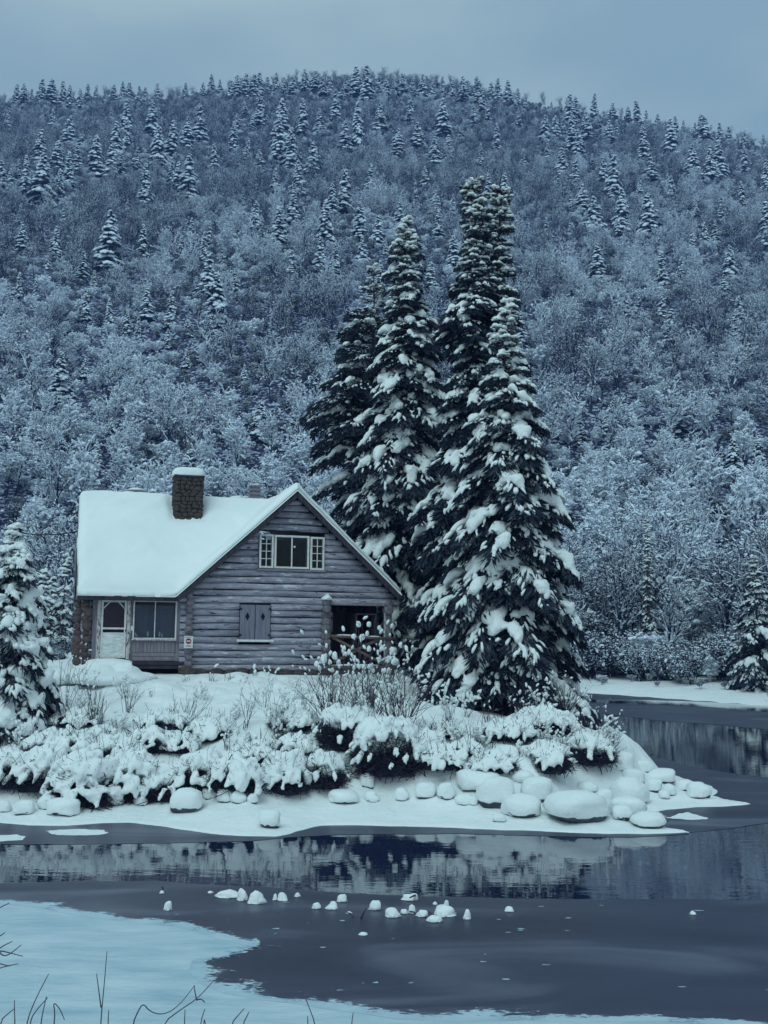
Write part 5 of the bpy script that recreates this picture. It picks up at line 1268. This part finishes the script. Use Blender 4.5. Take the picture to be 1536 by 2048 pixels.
for zx, zy, w, h, bare, lab in [(540, 550, 140, 105, .5, 'large rounded snow-capped boulder with dark foot, left of the boulder cluster'), (635, 585, 145, 75, .1, 'wide low snowy boulder in front of the large rounded one'), (850, 607, 225, 112, .45, 'biggest snow-covered boulder with dark undercut at the water\'s edge'),
    (690, 530, 120, 85, .4, 'snowy boulder with dark foot just behind the wide low one'), (1035, 535, 140, 85, .1, 'tall rounded snowy boulder behind the cluster at the point'), (1035, 590, 140, 80, .1, 'snowy boulder right of the biggest boulder'), (1005, 595, 75, 52, 0, 'small snowy boulder nestled against the biggest boulder\'s right side'),
    (1108, 620, 120, 50, .4, 'flat snow-capped boulder at the very tip of the front shelf'), (940, 545, 72, 62, .1, 'medium snowy boulder behind the biggest boulder\'s right shoulder'), (875, 495, 75, 42, .3, 'small snowy boulder with dark foot above the biggest boulder'), (1045, 460, 95, 50, .1, 'snowy boulder at the back of the point below the twigs'),
    (1150, 456, 115, 50, .2, 'broad snowy boulder out on the right-hand point'), (1090, 420, 72, 42, .1, 'round snowy boulder behind the broad one on the right-hand point'), (1240, 485, 75, 38, .2, 'low snowy boulder near the right end of the point'), (1290, 513, 90, 52, .2, 'outermost snowy boulder near the long ice tip'),
    (1000, 412, 110, 65, .0, 'snowy boulder hump at the foot of the tangled twigs'), (1175, 502, 52, 40, .1, 'small snowy boulder below the broad one on the right-hand point'), (1122, 490, 60, 46, .4, 'small dark-footed boulder left of the broad one on the point'), (1158, 514, 42, 30, 0, 'smallest snowy stone in front on the right-hand point'),
    (278, 515, 76, 58, .2, 'snowy boulder on the shelf below the middle dark bush'), (355, 520, 62, 62, .1, 'upright snowy boulder right of the one below the middle bush'), (418, 537, 66, 38, 0, 'low snowy boulder between the upright and the large rounded one'), (480, 490, 170, 75, .1, 'broad snow hump boulder behind the large rounded one'),
    (190, 520, 50, 45, 0, 'small snowy boulder left of the middle bush\'s boulder'), (75, 522, 46, 35, 0, 'small snow lump boulder below the hollow bush'), (455, 537, 32, 30, 0, 'tiny snowy stone left of the large rounded boulder'), (550, 598, 52, 28, 0, 'tiny snow-covered stone alone on the front shelf'), (770, 560, 80, 60, 0, 'snowy boulder tucked behind the biggest boulder\'s left side'), (640, 465, 90, 45, .1, 'snowy hump above the boulder with dark foot')]:
    BL.append((700 + zx / 1.837, 1320 + zy / 1.837, w / 1.837, h / 1.837, bare, lab))
for zx, zy, w, h, bare, lab in [(735, 617, 128, 90, .45, 'biggest round boulder alone on the shelf left of centre, snow-capped'), (1075, 677, 86, 66, .35, 'round snowy boulder alone at the shelf edge by the water'), (775, 547, 70, 55, .2, 'snowy boulder just behind the big round shelf boulder'), (835, 562, 60, 46, .1, 'small snowy boulder right of the big round shelf boulder'),
    (900, 577, 72, 52, .1, 'snowy boulder, third right of the big round shelf boulder'), (952, 577, 60, 46, .1, 'snowy boulder, fourth right of the big round shelf boulder'), (1007, 577, 46, 36, .1, 'small snowy boulder ending the row right of the round one'), (240, 627, 136, 62, 0, 'wide low snowy boulder near the left shore'),
    (85, 624, 82, 56, 0, 'snowy boulder near the left edge of the shelf'), (12, 614, 44, 42, 0, 'small snowy boulder cut by the left edge'), (1370, 580, 130, 50, .1, 'long low snowy boulder below the porch bushes'), (1490, 572, 56, 30, 0, 'small low snowy boulder right of the long low one'),
    (1468, 517, 56, 56, .0, 'small snowy boulder up the bank below the porch bushes'), (560, 587, 50, 35, 0, 'small snowy boulder under the leaning bush'), (455, 587, 60, 40, .1, 'small snowy boulder under the wide hollow bush'), (325, 585, 80, 50, 0, 'snowy boulder behind the wide low left one'), (180, 602, 80, 50, 0, 'snowy boulder left of and behind the wide low one')]:
    BL.append((zx / 2, 1320 + zy / 2, w / 2, h / 2, bare, lab))
for k, (px, py, w, h, bare, lab) in enumerate(BL): boulder(px, py, w, h, 800 + k, lab, bare)

# ------------------------------------------------------------------ snow lumps frozen into the river ice
LUMPS = [(58, 152, 28, 9, 'flat snow fleck on the dark ice at the left end of the lumps'), (160, 168, 124, 28, 'long flat snow ridge on the ice left of the twin lumps'), (232, 190, 52, 62, 'upright snow lump joining the long flat ridge on the ice'), (310, 205, 82, 58, 'domed snow lump with a skirt on the ice'),
    (412, 190, 22, 32, 'narrow snow lump left of the rounded pair on the ice'), (452, 190, 52, 42, 'rounded snow lump right of the narrow one on the ice'), (535, 172, 28, 22, 'tiny pointed snow lump nearest the open water'), (640, 235, 46, 30, 'small broken snow lump midway across the ice'), (725, 238, 54, 38, 'wedge-shaped snow lump midway across the ice'),
    (778, 198, 50, 35, 'curled snow lump nearest the water midway'), (960, 241, 64, 45, 'steep domed snow lump right of the thin stick'), (1055, 279, 74, 42, 'spreading snow lump in front of the steep domed one'), (1163, 262, 36, 42, 'upright snow lump by the crossing sticks'), (1220, 279, 56, 42, 'leaning snow lump left of the crossing stick'),
    (1345, 272, 104, 62, 'largest slanted oval snow lump at the right of the lumps'), (1352, 222, 26, 40, 'narrow upright snow lump behind the slanted oval'), (1290, 215, 22, 18, 'small snow ball behind the slanted oval lump'), (1466, 293, 42, 44, 'lone egg-shaped snow lump at the right end'), (1312, 286, 36, 36, 'small snow lump at the front of the slanted oval'),
    (1120, 263, 38, 22, 'low snow scrap left of the upright lump'), (820, 264, 30, 9, 'flat snow fleck at the short dark twig'), (895, 381, 44, 12, 'flat snow fleck on the open ice in front'), (1152, 188, 80, 40, 'slanting snow-covered branch stub at the water\'s edge'), (1290, 306, 70, 36, 'snow strip along the crossing stick')]
LUMPS = [(400 + a / 2.743, 1730 + b / 2.743, w / 2.743, h / 2.743, l) for a, b, w, h, l in LUMPS] + [(336, 1819, 15, 17, 'lone small snow lump on the ice left of the others'), (324, 1786, 8, 5, 'snow fleck with a dark peg on the ice'), (1386, 1828, 11, 6, 'snow fleck alone on the right-hand ice'), (1018, 1822, 16, 10, 'snow fleck with twigs right of the egg-shaped lump')]
for k, (px, py, w, h, lab) in enumerate(LUMPS):
    rs = np.random.default_rng(900 + k); b = atZ(px, py, .012); s = b[1] / FPX; W, H = w * s / 2, h * s; T, Fc = ICO[3]; T = T.copy()
    V = T * (1 + .28 * vnoise(T, 1.5, k) + .10 * vnoise(T, 4, k))[:, None]; V = V * np.array([W, W * .8, H * .95]); V[:, 2] = np.where(V[:, 2] < 0, V[:, 2] * .03, V[:, 2])
    sk = np.clip(1 - V[:, 2] / max(H * .35, 1e-3), 0, 1) ** 2; V[:, :2] *= (1 + .28 * sk * (.6 + .6 * vnoise(T, 2.5, k + 40)))[:, None]
    if 'slant' in lab or 'leaning' in lab or 'strip' in lab: V[:, 2] = V[:, 2] * .75 + np.clip(V[:, 0] * (.35 if 'stub' in lab else -.3), 0, 9) * (V[:, 2] > .005)
    tag(link('snow_lump', mesh_from('snow_lump', V, [Fc], ['snow']), None, b), lab, 'snow lump', 'snow lumps on the river ice')
def stick(p, q, r, label):
    p = np.array(p); q = np.array(q); m = (p + q) / 2 + np.array([.01, 0, .015]); V, F = polytube([p, m, q], [r, r * .9, r * .6], 6)
    tag(link('stick', mesh_from('stick', V - p, F, ['twig']), None, p), label, 'stick', 'dark sticks frozen into the ice')
def gp(zx, zy, z=.01): return atZ(400 + zx / 2.743, 1730 + zy / 2.743, z)
a = gp(882, 296); stick(a, atY(400 + 912 / 2.743, 1730 + 232 / 2.743, a[1]), .014, 'thin dark stick standing in the ice before the domed lump')
a = gp(1300, 306); stick(a, gp(1252, 256, .12), .02, 'dark crossing stick lying on the ice by the slanted oval lump')
a = gp(1190, 274); stick(a, gp(1148, 254, .05), .014, 'short dark stick by the upright snow lump'); a = gp(842, 286); stick(a, gp(805, 260, .05), .012, 'short dark twig beside a flat snow fleck'); a = gp(1195, 165); stick(a, gp(1150, 180, .16), .016, 'branch stub end beside the open water')
a = atZ(324, 1786, .01); stick(a, a + np.array([0, 0, .10]), .016, 'small dark peg standing on the left ice')

# ------------------------------------------------------------------ twigs on the photographer's bank
def fg_plant(lines, label, Y, r=.0075):
    root = None
    for ln in lines:
        P = np.array([atY(x / 2, 1600 + y / 2, Y + .05 * k) for k, (x, y) in enumerate(ln)])
        if root is None:
            base = P[0].copy(); g = gz(base[0], base[1]); base[2] = g; root = tag(empty('twig_plant', base), label, 'twigs', 'bare twigs in the foreground')
        if ln[0][1] >= 860: P = np.concatenate([[[P[0][0] * 1.0, P[0][1], min(P[0][2], gz(P[0][0], P[0][1])) - .15]], P])
        if len(P) > 2:                                     # soften the corners
            for _ in range(2):
                Q = [P[0]]
                for a, c in zip(P[:-1], P[1:]): Q += [a * .75 + c * .25, a * .25 + c * .75]
                P = np.array(Q + [P[-1]])
        rr = np.linspace(r, r * .45, len(P)); V, F = polytube(P - base, rr, 6); link('twig', mesh_from('twig', V, F, ['twig']), root)
fg_plant([[(103, 896), (140, 800), (195, 695)], [(118, 882), (150, 835), (192, 790)], [(163, 896), (172, 845), (186, 785)]], 'leaning bare twigs at the bottom left corner', 10.2)
fg_plant([[(216, 896), (220, 850), (212, 806), (240, 835), (258, 880)]], 'bent hooked twig at the bottom left', 10.2)
fg_plant([[(60, 896), (58, 850), (58, 800)], [(0, 884), (28, 858), (58, 834)]], 'short crossed twigs at the far bottom left', 10.2)
fg_plant([[(404, 868), (415, 760), (428, 605)], [(404, 830), (395, 760), (386, 695)]], 'tall slender two-stemmed twig on the foreground snow', 10.6)
fg_plant([[(530, 896), (550, 850), (572, 811), (600, 848), (655, 860), (715, 825), (780, 740)], [(646, 896), (720, 840), (790, 795), (857, 720)], [(786, 798), (780, 770), (777, 742)], [(786, 800), (805, 795), (820, 810)]], 'arched long twigs with hooked tips at the bottom edge', 10.3)
fg_plant([[(433, 880), (435, 840)]], 'single short stub twig on the foreground snow', 10.4)
fg_plant([[(738, 896), (740, 838)], [(800, 896), (820, 835)], [(815, 870), (822, 896)]], 'short twigs under the arched ones', 10.2)
fg_plant([[(925, 896), (945, 870), (977, 834)], [(972, 896), (985, 870), (996, 848)]], 'short forked twigs at the bottom middle', 10.2)
fg_plant([[(1262, 896), (1240, 840), (1214, 770)], [(1232, 896), (1230, 864)]], 'leaning single twig right of the bottom middle', 10.2)
fg_plant([[(1406, 896), (1413, 850)]], 'short upright twig at the bottom right of the snow', 10.2)
fg_plant([[(-60, 640), (0, 590), (50, 565)], [(-60, 610), (0, 602), (40, 612), (92, 625)], [(-10, 600), (20, 632), (85, 580)]], 'bare branch tips reaching in from the left edge, upper', 9.6, .007)
fg_plant([[(-60, 700), (0, 670), (74, 655)], [(-60, 640), (0, 655), (40, 665)], [(-50, 560), (0, 545), (20, 530)], [(-60, 460), (0, 430), (38, 412)]], 'bare branch tips reaching in from the left edge, lower', 9.5, .007)

# ------------------------------------------------------------------ winter air
hz = MB().box(-620, 620, -40, 640, -6, 300).build('haze', 'snow')
hm = bpy.data.materials.new('haze'); hm.use_nodes = True
for n in list(hm.node_tree.nodes):
    if n.type != 'OUTPUT_MATERIAL': hm.node_tree.nodes.remove(n)
pv = hm.node_tree.nodes.new('ShaderNodeVolumePrincipled'); pv.inputs['Density'].default_value = .0005; pv.inputs['Color'].default_value = (.24, .44, 1.0, 1)
pv.inputs['Anisotropy'].default_value = 0.0
hm.node_tree.links.new(pv.outputs[0], hm.node_tree.nodes['Material Output'].inputs['Volume'])
hz.data.materials.clear(); hz.data.materials.append(hm); kind(hz, 'stuff')
